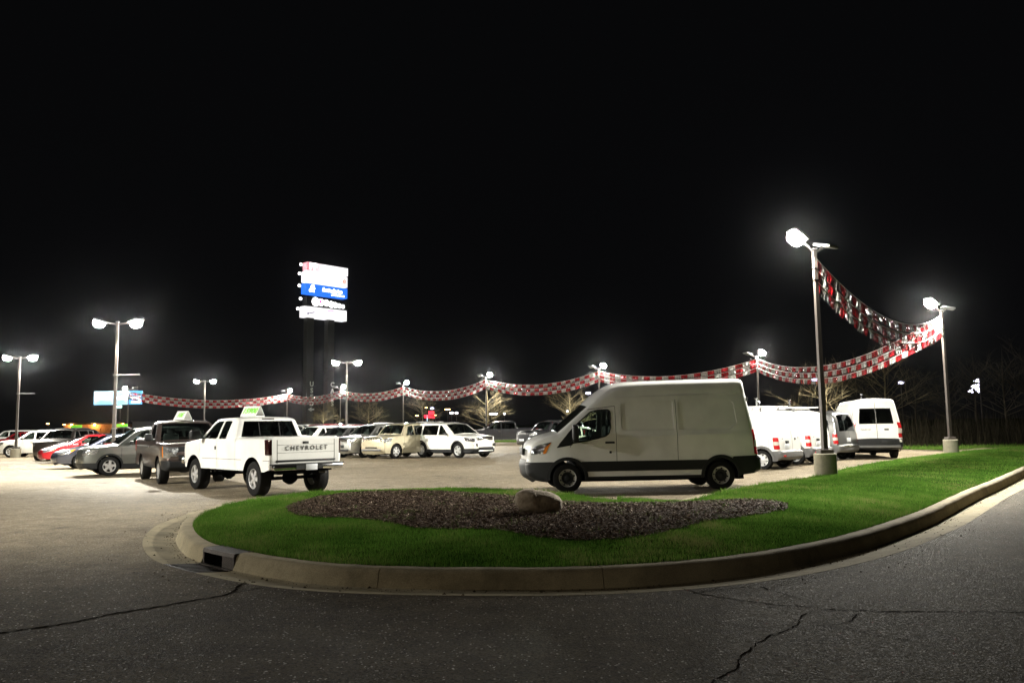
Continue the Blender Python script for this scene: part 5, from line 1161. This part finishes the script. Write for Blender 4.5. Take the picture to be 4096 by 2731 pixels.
# ---- street lamp across the drive, behind the viewpoint (its reflection shows in the van's paint)
def street_lamp(x, y, h, power, label):
    t = thing('street_lamp', label, 'street lamp', (x, y, -.09)); obj('pole', Acc().tube([(0, 0, 0), (0, 0, h)], [.10, .06], 8), POLEM, t, smooth=50)
    obj('arm', Acc().tube([(0, 0, h - .1), (0, .8, h + .25), (0, 1.7, h + .3)], .035, 6), POLEM, t, smooth=50); hd = obj('lamp_head', Acc().rbox((0, 2.0, h + .32), (.34, .7, .16), .06), FIXM, t, smooth=40)
    obj('lens', Acc().rbox((0, 2.0, h + .22), (.26, .5, .10), .04), emit('street_glow', (1.0, .78, .5), 120), hd, smooth=50)
    d_ = bpy.data.lights.new('street_light', 'POINT'); d_.energy = power; d_.color = (1.0, .86, .66); d_.shadow_soft_size = .2; o = bpy.data.objects.new('street_light', d_); COL.objects.link(o); o.parent = t; o.location = (0, 2.0, h + .05)
street_lamp(-27.0, -17.0, 7.6, 3300, 'street lamp across the drive opposite the kerbed island')

# ---- pennant strings
def foil(name, col):
    m, nt, b, o = newmat(name); L = nt.links.new; b.inputs['Metallic'].default_value = .6; b.inputs['Roughness'].default_value = .27; b.inputs['Base Color'].default_value = (*col, 1)
    tc = nt.nodes.new('ShaderNodeTexCoord'); n = nt.nodes.new('ShaderNodeTexNoise'); n.inputs['Scale'].default_value = 16; n.inputs['Detail'].default_value = 3; L(tc.outputs['Object'], n.inputs['Vector'])
    bp = nt.nodes.new('ShaderNodeBump'); bp.inputs['Strength'].default_value = .9; bp.inputs['Distance'].default_value = .05; L(n.outputs[0], bp.inputs['Height']); L(bp.outputs[0], b.inputs['Normal']); return m
RFOIL = foil('red_foil', (.32, .010, .015)); SFOIL = foil('silver_foil', (.36, .36, .34)); ROPE = simple('white_rope', (.7, .7, .7), .6)
def panel_mesh(mat, seed):
    rg = random.Random(seed); a = Acc(); ns = 9; w_ = 1.0
    for k in range(ns):
        x0 = -w_ / 2 + k * w_ / ns; x1 = x0 + w_ / ns * .96; y0, y1 = rg.uniform(-.02, .02), rg.uniform(-.02, .02); q = rg.uniform(-.05, .05); h = -1.0 * rg.uniform(.93, 1.0)
        a.add([(x0, 0, 0), (x1, 0, 0), (x1, y1, h * .5), (x0, y0, h * .5), (x1 - .004, y1 + q, h), (x0 + .004, y0 + q * .6, h)], [(0, 1, 2, 3), (3, 2, 4, 5)])
    return mkmesh('panel', a, mat)
PM = {c: [panel_mesh(m, 10 * c + k) for k in range(4)] for c, m in ((0, RFOIL), (1, SFOIL))}
def pennants(A, B, n, sag, label, ph=1, z_off=(.20, .53, .86), hgt=.30):
    A = Vector(A); B = Vector(B); t = thing('pennant_string', label, 'pennant string', A, 0, 'foil pennant strings between the lamp posts'); D = B - A; Ld = math.hypot(D.x, D.y); az = math.atan2(D.y, D.x)
    rg = random.Random(int(A.x * 100) + 5)
    for row, zo in enumerate(z_off):
        def pt(u): s_ = sag * (1 + .04 * row) * 4 * u * (1 - u); return Vector((D.x * u, D.y * u, D.z * u - zo - s_))
        rope = obj('strand', Acc().tube([pt(u) for u in np.linspace(0, 1, 25)], .008, 4), ROPE, t)
        for k in range(n):
            u = (k + .5) / n; c = (k + (row if ph else 0)) % 2; p = pt(u); q = pt(u + .5 / n) - pt(u - .5 / n); pitch = math.atan2(q.z, math.hypot(q.x, q.y))
            o = link('panel', PM[c][rg.randrange(4)], rope, p); o.rotation_euler = (Matrix.Rotation(az, 3, 'Z') @ Matrix.Rotation(-pitch, 3, 'Y') @ Matrix.Rotation(rg.uniform(-.12, .12), 3, 'X')).to_euler(); o.scale = (q.length * .97, 1, hgt)
tp = lambda i: (PP[i][0], PP[i][1], TOPZ)
SPN = [(0, 1, 30, 1.05, 0, 'three strand red and silver foil string between the two grass lamp posts'), (1, 2, 40, 1.35, 1, 'three strand foil string passing behind the right hand bare trees'), (2, 3, 25, .85, 0, 'three strand foil string running right above the high roof van'), (3, 4, 26, .85, 1, 'three strand foil string above the two black vehicles'),
       (4, 5, 28, .85, 1, 'three strand foil string above the full size white SUV'), (5, 6, 21, .6, 1, 'three strand foil string above the white crew pickup'), (6, 7, 23, .6, 1, 'three strand foil string in front of the twin sign columns'), (7, 8, 42, .95, 1, 'three strand foil string running toward the blue billboard')]
for a_, b_, n_, sg_, ph_, lb in SPN: pennants(tp(a_), tp(b_), n_, sg_, lb, ph_)

# ---- bare trees
BARK = simple('bark', (.12, .10, .06), .9, bump=.4, bscale=30, var=.3, vscale=5)
def bare_tree(x, y, h, seed, label, spread=1.0, cat='tree', dark=False, depth=4):
    rg = random.Random(seed); t = thing('bare_tree', label, cat, (x, y, -.08), 0, 'bare trees behind the lot'); tr = Acc(); cr = Acc()
    def br(p, d_, ln, r_, lv):
        k = 4 if lv < 2 else 3; pts = [p]; d_ = d_.copy()
        for i in range(k):
            d_ = (d_ + Vector((rg.uniform(-1, 1), rg.uniform(-1, 1), rg.uniform(-.4, .6))) * .16).normalized(); pts.append(pts[-1] + d_ * ln / k)
        cr.tube(pts, [r_ * (1 - .6 * i / k) for i in range(k + 1)], 4 if lv < 2 else 3, cap=False)
        if lv >= depth: return
        nb_ = rg.randint(3, 4) if lv < depth - 1 else rg.randint(2, 4)
        for i in range(nb_):
            f = rg.uniform(.3, 1.0); q = pts[min(k, int(f * k))]; a = rg.uniform(0, 6.283); nd = (d_ * .75 + Vector((math.cos(a), math.sin(a), rg.uniform(-.25, .5))) * .75).normalized(); br(q, nd, ln * rg.uniform(.5, .72), r_ * .5, lv + 1)
    th = h * .26; P = [Vector((0, 0, 0)), Vector((.03, 0, th * .5)), Vector((0, .02, th)), Vector((rg.uniform(-.1, .1), 0, h * .6)), Vector((rg.uniform(-.2, .2), 0, h * .98))]
    tr.tube(P, [.075 * h / 5, .065 * h / 5, .058 * h / 5, .03 * h / 5, .008], 6)
    for i in range(19):
        f = rg.uniform(0, .75) ** .8; z = th * .85 + f * (h * .9 - th); a = i * 2.4 + rg.uniform(-.3, .3); up = .25 + .65 * f + rg.uniform(-.1, .2)
        br(Vector((0, 0, z)), Vector((math.cos(a) * spread, math.sin(a) * spread, up)).normalized(), h * (.50 - .30 * f), .022 * h / 5 * (1.1 - .5 * f), 1)
    m = BARK if not dark else simple('dark_bark', (.055, .048, .035), .95)
    obj('trunk', tr, m, t, smooth=50); obj('crown', cr, m, t)
TR = [(-24.5, 97.5, 5.6, 'bare leafless tree in front of the twin sign columns', 1292), (0, 0, 5.3, 'bare leafless tree behind the white crew pickup', 1470), (0, 0, 5.6, 'bare leafless tree with a straight trunk behind the full size SUV', 1687), (0, 0, 5.6, 'bare leafless tree entwined with the pole beside the black pickup', 1948), (0, 0, 5.6, 'bare leafless tree rising behind the high roof van windscreen', 2278), (0, 0, 6.3, 'wide bare tree brightly lit behind the compact vans', 3300), (0, 0, 7.6, 'tall thin bare tree behind the mid roof van', 3532)]
TD = [106, 98, 92, 84, 76, 58, 62]
for (x, y, h, lb, px), Y in zip(TR, TD): bare_tree((px - 2048) / FPX * Y * 1.0 + (-.012 * 0), Y, h, px, lb, 1.0 if px != 3532 else .8)
# the wooded bank on the right
rg = random.Random(5)
for k, (px, Y, h) in enumerate([(3650, 72, 6.5), (3780, 64, 6.0), (3890, 70, 7.5), (4010, 60, 7.0), (4110, 66, 8.5), (3420, 78, 7)]):
    bare_tree((px - 2048) / FPX * Y, Y, h, 900 + k, ['dark bare tree on the bank behind the mid roof van', 'dark bare tree left of the three distant flood lamps', 'dark bare tree right of the corner lamp post', 'dark bare tree at the wooded bank edge', 'tallest dark bare tree of the wooded bank', 'dark bare tree between the compact vans and bank'][k], .7, 'tree', True, 3)
n = 9000; V = []
bx = np.random.uniform(21, 62, n); by = np.random.uniform(47, 72, n); keep = by > 40 + (bx - 20) * .35; bx, by = bx[keep], by[keep]; n = len(bx)
hh_ = np.random.uniform(.5, 2.6, n); la = np.random.uniform(0, 6.28, n); ln = np.random.uniform(.1, .9, n); a = np.random.uniform(0, 6.28, n); wd = np.random.uniform(.012, .035, n)
A = np.c_[bx - np.cos(a) * wd, by - np.sin(a) * wd, np.full(n, -.1)]; B = np.c_[bx + np.cos(a) * wd, by + np.sin(a) * wd, np.full(n, -.1)]; C_ = np.c_[bx + np.cos(la) * ln, by + np.sin(la) * ln, hh_]
stuff(tag(quads('undergrowth', np.stack([A, B, C_], 1).reshape(-1, 3), simple('dry_stems', (.022, .019, .012), 1.0)), 'dark tangled dry undergrowth on the wooded bank', 'undergrowth'))

# rough verge grass just outside the lot
n = 60000; k_ = np.random.uniform(0, 1, n); ed = np.array(lot_edge[3:16]); sl = np.linalg.norm(np.diff(ed, axis=0), axis=1); cu = np.r_[0, np.cumsum(sl)] / sl.sum()
ex = np.interp(k_, cu, ed[:, 0]); ey = np.interp(k_, cu, ed[:, 1]); ow = np.abs(np.random.normal(0, 3.2, n)); oa = np.random.uniform(-.6, .6, n)
gx_ = ex + np.sin(oa) * ow + np.where(ex > 15, ow * .5, 0); gy_ = ey + np.cos(oa) * ow; m_ = ~inside(np.c_[gx_, gy_], np.array(lot_edge)); gx_, gy_ = gx_[m_], gy_[m_]; n = len(gx_)
a = np.random.uniform(0, 6.28, n); h_ = np.random.uniform(.06, .16, n); wd = .02
A = np.c_[gx_ - np.cos(a) * wd, gy_ - np.sin(a) * wd, np.full(n, -.1)]; B = np.c_[gx_ + np.cos(a) * wd, gy_ + np.sin(a) * wd, np.full(n, -.1)]; C_ = np.c_[gx_ + np.random.normal(0, .04, n), gy_ + np.random.normal(0, .04, n), h_]
stuff(tag(quads('verge_grass', np.stack([A, B, C_], 1).reshape(-1, 3), BLADE, np.random.uniform(.2, .8, n)), 'rough green grass along the outer edge of the lot', 'grass'))

# ---- highway pylon sign
def pylon():
    A = AT(1215, 1500, 127.0); B = AT(1380, 1500, 133.0); dx = Vector((B.x - A.x, B.y - A.y, 0)); wd = dx.length; X = dx.normalized(); Nn = Vector((X.y, -X.x, 0))
    t = thing('pylon_sign', 'tall twin column pylon sign carrying five lit panels', 'sign', (0, 0, 0)); colm = simple('column_paint', (.05, .05, .048), .6)
    def zpx(py): return AT(1215, py, 127.0).z
    b0 = Vector((A.x, A.y, 0))
    LET = simple('letter_white', (.75, .77, .72), .5)
    for px, word in ((1232, 'USED'), (1314, 'CARS')):
        u = (px - 1215) / 165 * wd; c = b0 + X * u; a = Acc().box((c.x, c.y, zpx(1290) / 2 + .5), (1.25, 1.0, zpx(1290) + 1.2), rz=math.atan2(X.y, X.x)); col = obj('column', a, colm, t)
        for k, ch in enumerate(word): text_obj('letter', ch, 1.05, LET, col, c + Nn * .54 + X * .3 + Vector((0, 0, zpx(1536 + k * 26))), X, extrude=.03, bold=.02)
        if word == 'USED':
            p = c + Nn * .54 + X * .3 + Vector((0, 0, zpx(1637))); a = Acc(); q = lambda s_, z: p + X * s_ + Vector((0, 0, z))
            a.add([q(-.65, 0), q(0, .36), q(0, -.36), q(0, .12), q(.5, .12), q(.5, -.12), q(0, -.12)], [(0, 2, 1), (6, 5, 4, 3)]); obj('arrow', a, LET, col)
    def mat_grad(name, c0, c1, s0, s1):
        m, nt, b, o = newmat(name); tc = nt.nodes.new('ShaderNodeTexCoord'); sx = nt.nodes.new('ShaderNodeSeparateXYZ'); nt.links.new(tc.outputs['Generated'], sx.inputs[0]); r = nt.nodes.new('ShaderNodeValToRGB'); e = r.color_ramp.elements
        e[0].position = 0; e[0].color = (*c0, 1); e[1].position = .42; e[1].color = (*c1, 1); nt.links.new(sx.outputs[0], r.inputs[0]); nt.links.new(r.outputs[0], b.inputs['Emission Color']); b.inputs['Emission Strength'].default_value = s1; return m
    WE = emit('sign_white_lit', (1, .98, 1), .62); BE = emit('sign_blue_lit', (.015, .11, .62), 1.0); RE = emit('sign_red_lit', (.75, .12, .16), 1.0); TE = emit('sign_text_lit', (1, 1, 1), 3.0); ME = emit('sign_magenta', (.85, .06, .30), .9); GE = emit('sign_grey_text', (.42, .38, .42), .8); LE = emit('sign_lavender', (.80, .74, .86), 1.0); EE = emit('sign_orange_red', (.75, .18, .10), .9)
    rows = [(1048, 1083, mat_grad('sign_red_glare', (.78, .16, .22), (1, .97, 1), 1, .62), 0), (1085, 1131, WE, -.25), (1133, 1177, BE, -.25), (1184, 1224, simple('sign_dark', (.01, .01, .01), .6), 0), (1225, 1271, WE, -.5)]  # top panel fades red to white: overexposure put into its emission colour
    for i, (y0, y1, m, sh) in enumerate(rows):
        z1, z0 = zpx(y0), zpx(y1); w2 = wd + abs(sh) * .6; c = b0 + X * (w2 / 2 + sh) + Vector((0, 0, (z0 + z1) / 2)); N0 = c + Nn * .9
        a = Acc().rbox((0, 0, 0), (w2, 1.3, z1 - z0 - .08), .06); pn = obj('panel', a, m, t, loc=c, rot=(0, 0, math.atan2(X.y, X.x))); zc = (z1 - z0)
        ib = Matrix.Rotation(-math.atan2(X.y, X.x), 3, 'Z')
        def tx(txt, u, dz, size, mm, **k):
            return text_obj('lettering', txt, size, mm, pn, (u - w2 / 2, -.68, dz), (1, 0, 0), extrude=.02, **k)
        if i == 0: tx('PF', 1.1, 0, zc * 1.05, TE, bold=.03)
        if i == 1: tx('e', w2 * .92, .15, zc * .75, EE, bold=.02); tx('CENTER', w2 * .82, -zc * .34, zc * .26, GE)
        if i == 2: tx('festivalspice', w2 * .62, .12, zc * .46, TE, shear=.25, bold=.04); tx('at Hidden Woods', w2 * .76, -zc * .3, zc * .2, TE, bold=.02); tx('&', w2 * .13, .05, zc * .9, TE, bold=.06, shear=.3)
        if i == 3:
            for s_, r_ in ((.20, .62), (.33, .50), (.46, .46), (.58, .46), (.68, .40), (.78, .34), (.87, .28)):
                a = Acc().lathe([(.001, -.01), (r_ * zc * .72, -.01), (r_ * zc * .72, .01), (.001, .01)], 14, 'y', 0, (s_ * w2 - w2 / 2, -.70, -.02 if s_ < .5 else -.12 - (s_ - .5) * .4)); obj('glow_letter', a, TE, pn)
            text_obj('lettering', '84', zc * .85, ME, pn, (.27 * w2 - w2 / 2, -.75, 0), (1, 0, 0), extrude=.02, bold=.02)
        if i == 4:
            tx('BAYMONT', w2 * .63, -.28, zc * .62, LE); a = Acc(); pts = [Vector((w2 * (.52 + .17 * k / 8) - w2 / 2, -.7, zc * .22 + .22 * math.sin(math.pi * k / 8 * .8))) for k in range(9)]; a.tube(pts, [.02 + .05 * math.sin(math.pi * k / 8) for k in range(9)], 5); obj('arc', a, ME, pn)
            a = Acc(); q = lambda x, z: (x - w2 / 2, -.69, z); a.add([q(.35, -.32), q(.85, -.05), q(.78, -.42), q(.8, -.2), q(1.9, .12), q(1.95, -.02), q(.8, -.32)], [(0, 2, 1), (3, 6, 5, 4)]); obj('arrow', a, emit('sign_arrow', (.10, .07, .16), .6), pn)
        # small lamps on the panel edge
        lp = b0 + X * (sh - .75) + Vector((0, 0, z1 - .5)); obj('edge_lamp', Acc().rbox(lp, (.4, .4, .42), .12), TE, t)
pylon()
# ---- billboard
def billboard():
    Y = 245.0; A = AT(378, 1565, Y); B = AT(568, 1575, Y); C0 = AT(375, 1619, Y); wd = (B.x - A.x); t = thing('billboard', 'long blue lit billboard on a single post far behind the lot', 'billboard', (0, 0, 0)); zt, zb = A.z, C0.z; cx_ = (A.x + B.x) / 2
    m, nt, b, o = newmat('billboard_sky'); tc = nt.nodes.new('ShaderNodeTexCoord'); n = nt.nodes.new('ShaderNodeTexNoise'); n.inputs['Scale'].default_value = .25; nt.links.new(tc.outputs['Object'], n.inputs['Vector']); r = nt.nodes.new('ShaderNodeValToRGB'); e = r.color_ramp.elements; e[0].position = .35; e[0].color = (.20, .50, .72, 1); e[1].position = .65; e[1].color = (.62, .85, .95, 1)
    nt.links.new(n.outputs[0], r.inputs[0]); nt.links.new(r.outputs[0], b.inputs['Emission Color']); b.inputs['Emission Strength'].default_value = 1.1
    x1 = A.x + wd * .715
    p1 = obj('face', Acc().box(((A.x + x1) / 2, Y, (zt + zb) / 2), (x1 - A.x, .4, zt - zb)), m, t); p2 = obj('side_face', Acc().box(((x1 + B.x) / 2 + .02, Y, (zt + zb) / 2), (B.x - x1, .41, zt - zb)), emit('billboard_blue', (.10, .36, .72), 1.1), t)
    TE = emit('sign_text_lit', (1, 1, 1), 3.0); text_obj('lettering', 'Save the healing', 1.5, TE, p1, ((A.x + x1) / 2, Y - .25, (zt + zb) / 2), (1, 0, 0), extrude=.02, shear=.2, bold=.02)
    xc = (x1 + B.x) / 2
    for z, w_, h_ in ((.15, 2.8, .5), (-.45, 2.6, .3), (-1.35, 2.6, .4)): obj('text_line', Acc().box((xc + .35, Y - .25, (zt + zb) / 2 + z), (w_, .05, h_)), TE, p2)
    a = Acc().box((xc - 1.2, Y - .25, (zt + zb) / 2 + .5), (.9, .05, .3)).box((xc - 1.2, Y - .27, (zt + zb) / 2 + .5), (.3, .05, .9)); obj('cross_mark', a, TE, p2)
    q = AT(470, 1626, Y); obj('name_plate', Acc().rbox((q.x, Y, q.z), (2.6, .3, .75), .1), emit('billboard_plate', (.55, 1.0, .85), 1.6), t)
    obj('post', Acc().tube([(cx_, Y + .8, -.1), (cx_, Y + .8, zt)], .55, 10), POLEM, t); obj('catwalk', Acc().box((cx_, Y + .5, zb + .1), (wd, .5, .15)), POLEM, t)
billboard()

# ---- low building with orange wall lights, and the pale shed right of it
def building():
    Y = 175.0; t = thing('low_building', 'low brick building with orange lit walls far behind the cars', 'building', (0, 0, 0)); x0, x1 = AT(255, 1700, Y).x, AT(480, 1700, Y).x; H = 3.1
    br = simple('brick_wall', (.22, .13, .075), .9, var=.3, vscale=2); a = Acc().box(((x0 + x1) / 2, Y + 5, H / 2 - .1), (x1 - x0, 10, H)); w_ = obj('wall', a, br, t); obj('roof', Acc().box(((x0 + x1) / 2, Y + 5, H + .1), (x1 - x0 + .8, 10.8, .3)), simple('dark_roof', (.02, .02, .02), .9), t)
    for px in (335, 372, 392): c = AT(px, 1710, Y); obj('door', Acc().box((c.x, Y - .04, 1.1), (1.0, .1, 2.2)), simple('door_brown', (.18, .10, .05), .7), w_)
    OG = emit('sodium_glow', (1.0, .50, .14), 25)
    for px, py in ((291, 1681), (382, 1690), (495, 1689)):
        c = AT(px, py, Y); lt = obj('wall_lamp', Acc().rbox((c.x, Y - .35, min(c.z, H - .2)), (.35, .3, .35), .08), OG, t)
        d_ = bpy.data.lights.new('wall_light', 'POINT'); d_.energy = 420; d_.color = (1.0, .50, .16); d_.shadow_soft_size = .2; o = bpy.data.objects.new('wall_light', d_); COL.objects.link(o); o.parent = t; o.location = (c.x, Y - .8, min(c.z, H - .2))
    c = AT(480, 1700, 172); t2 = thing('shed', 'pale grey box shed beyond the billboard lamp post', 'building', (AT(576, 1700, 165).x, 168, -.1)); obj('wall', Acc().box((0, 0, 1.7), (5.2, 5, 3.4)), simple('shed_grey', (.3, .3, .3), .8), t2); obj('roof', Acc().box((0, 0, 3.5), (5.5, 5.3, .2)), simple('shed_roof', (.12, .12, .12), .8), t2); obj('door', Acc().box((-.8, -2.53, 1.1), (1.6, .08, 2.2)), GREYP, t2)
building()
# ---- distant lamps and signs
def far_lamp(px, py, Y, col, s_, size, label, bluish=False, hw=1.0):
    c = AT(px, py, Y); t = thing('distant_lamp', label, 'street lamp', (c.x, Y, -.1), 0, 'distant street lamps'); m = emit('far_%02d' % int(col[0] * 10 + col[2] * 40), col, s_)
    h = c.z + .1; obj('post', Acc().tube([(0, .15, 0), (0, .15, h + .1)], [.1, .06], 6), POLEM, t); obj('lamp_head', Acc().rbox((0, 0, h), (size * hw, size * .8, size * .55), size * .2), m, t, smooth=50); obj('bracket', Acc().box((0, .1, h + size * .3 + .04), (.1, .35, .06)), POLEM, t)
WHT = (1, .98, 1); ORG = (1, .62, .22); BLV = (.72, .70, 1.0)
for px, py, Y, col, s_, sz, lb, hw in [(1806, 1651, 190, WHT, 6, .75, 'larger of a pair of white lamps beside the red roadside sign', 1), (1826, 1651, 190, WHT, 6, .65, 'smaller of a pair of white lamps beside the red roadside sign', 1), (1966, 1655, 200, WHT, 6, .7, 'wider of two white lamps behind the pole by the black pickup', 1.5), (1983, 1655, 200, WHT, 6, .6, 'narrower of two white lamps behind the pole by the black pickup', 1.3), (2018, 1655, 215, WHT, 4, .5, 'single faint white lamp above the black pickup bed', 1),
        (1790, 1637, 230, ORG, 4, .6, 'wide orange lamp above the pair of white lamps', 2.6), (1705, 1630, 225, ORG, 4, .5, 'small orange lamp left of the blue white lamp', 1.4), (1668, 1662, 205, ORG, 3, .5, 'low orange lamp left of the red sign', 1.6), (1742, 1660, 205, ORG, 3, .4, 'low orange lamp right of the red sign', 1.4), (1728, 1633, 210, BLV, 4, .8, 'blue white lamp directly above the red sign', 1.1), (191, 1694, 150, ORG, 5, .4, 'orange lamp above the far silver SUV', 1.2), (257, 1698, 160, ORG, 5, .4, 'orange lamp beside the low brick building', 1.2), (868, 1690, 220, ORG, 3, .6, 'faint orange lamp left of the lifted pickup roof', 1.3),
        (2353, 1572, 130, BLV, 5, .55, 'violet white street lamp above the high roof van windscreen', 1.4), (3258, 1519, 120, BLV, 6, .6, 'violet white street lamp in the wide bare tree', 1.4), (3605, 1530, 120, BLV, 6, .55, 'violet white street lamp right of the mid roof van', 1.4), (2270, 1644, 170, WHT, 4, .4, 'small white lamp low in the tree behind the van windscreen', 1)]:
    far_lamp(px, py, Y, col, s_, sz, lb, hw=hw)
# the lit triangle of flood heads on a wall
def floods():
    Y = 95.0; t = thing('flood_mast', 'mast with three violet white flood heads and a lit board beyond the corner lamp post', 'flood lights', (AT(3921, 1560, Y).x, Y, -.1)); x = AT(3921, 1560, Y).x
    c = AT(3921, 1560, Y); obj('mast', Acc().tube([(0, 0, 0), (0, 0, AT(3921, 1510, Y).z)], .08, 6), POLEM, t); m = emit('flood_violet', (.80, .78, 1.0), 5)
    for px, py in ((3906, 1524), (3895, 1545), (3883, 1565)):
        p = AT(px, py, Y); a = Acc(); X = p.x - x; z = p.z + .1
        a.add([(X - .32, -.1, z), (X + .18, -.1, z + .26), (X + .22, -.1, z - .18), (X - .32, .1, z), (X + .18, .1, z + .26), (X + .22, .1, z - .18)], [(0, 2, 1), (3, 4, 5), (0, 1, 4, 3), (1, 2, 5, 4), (2, 0, 3, 5)]); obj('flood_head', a, m, t); obj('arm', Acc().tube([(X + .2, 0, z), (0, 0, z + .05)], .03, 5), POLEM, t)
    P = [AT(3893, 1548, Y), AT(3918, 1535, Y), AT(3921, 1570, Y)]; a = Acc(); f = [(q.x - x, .12, q.z + .1) for q in P]; bk_ = [(u, .3, z) for u, _, z in f]; a.add(f + bk_, [(0, 2, 1), (3, 4, 5), (0, 1, 4, 3), (1, 2, 5, 4), (2, 0, 3, 5)]); obj('lit_board', a, m, t)
floods()
# red lit roadside sign
Y = 200.0; c = AT(1717, 1659, Y); t = thing('roadside_sign', 'glowing red roadside sign far behind the bare trees', 'sign', (c.x, Y, -.1)); obj('post', Acc().tube([(-.6, .2, 0), (-.6, .2, c.z)], .15, 6), POLEM, t); RM = emit('sign_red_far', (1, .02, .04), 2.5)
for k, (dx_, dz, w_, h_) in enumerate(((0.5, .45, 1.4, .9), (-.5, -.35, 1.5, .7), (.7, -.55, 1.2, .5))): obj('panel', Acc().rbox((dx_, 0, c.z + .1 + dz), (w_, .3, h_), .08), RM, t)
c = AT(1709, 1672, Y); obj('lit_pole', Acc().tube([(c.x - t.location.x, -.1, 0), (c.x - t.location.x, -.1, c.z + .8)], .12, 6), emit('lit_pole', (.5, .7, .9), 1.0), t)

# ---- added haze over the whole place, standing in for lens bloom
hz = Acc().box((0, 140, 20), (760, 420, 42)); m, nt, b, o = newmat('bloom_haze'); nt.nodes.remove(b)
pv = nt.nodes.new('ShaderNodeVolumePrincipled'); pv.inputs['Density'].default_value = BLOOM_HAZE; pv.inputs['Color'].default_value = (.96, .97, 1, 1); pv.inputs['Anisotropy'].default_value = .98; nt.links.new(pv.outputs[0], o.inputs['Volume'])
if BLOOM_HAZE > 0: stuff(tag(obj('bloom_haze', hz, m), 'added thin mist imitating lens bloom round the lamps', 'bloom_haze'))
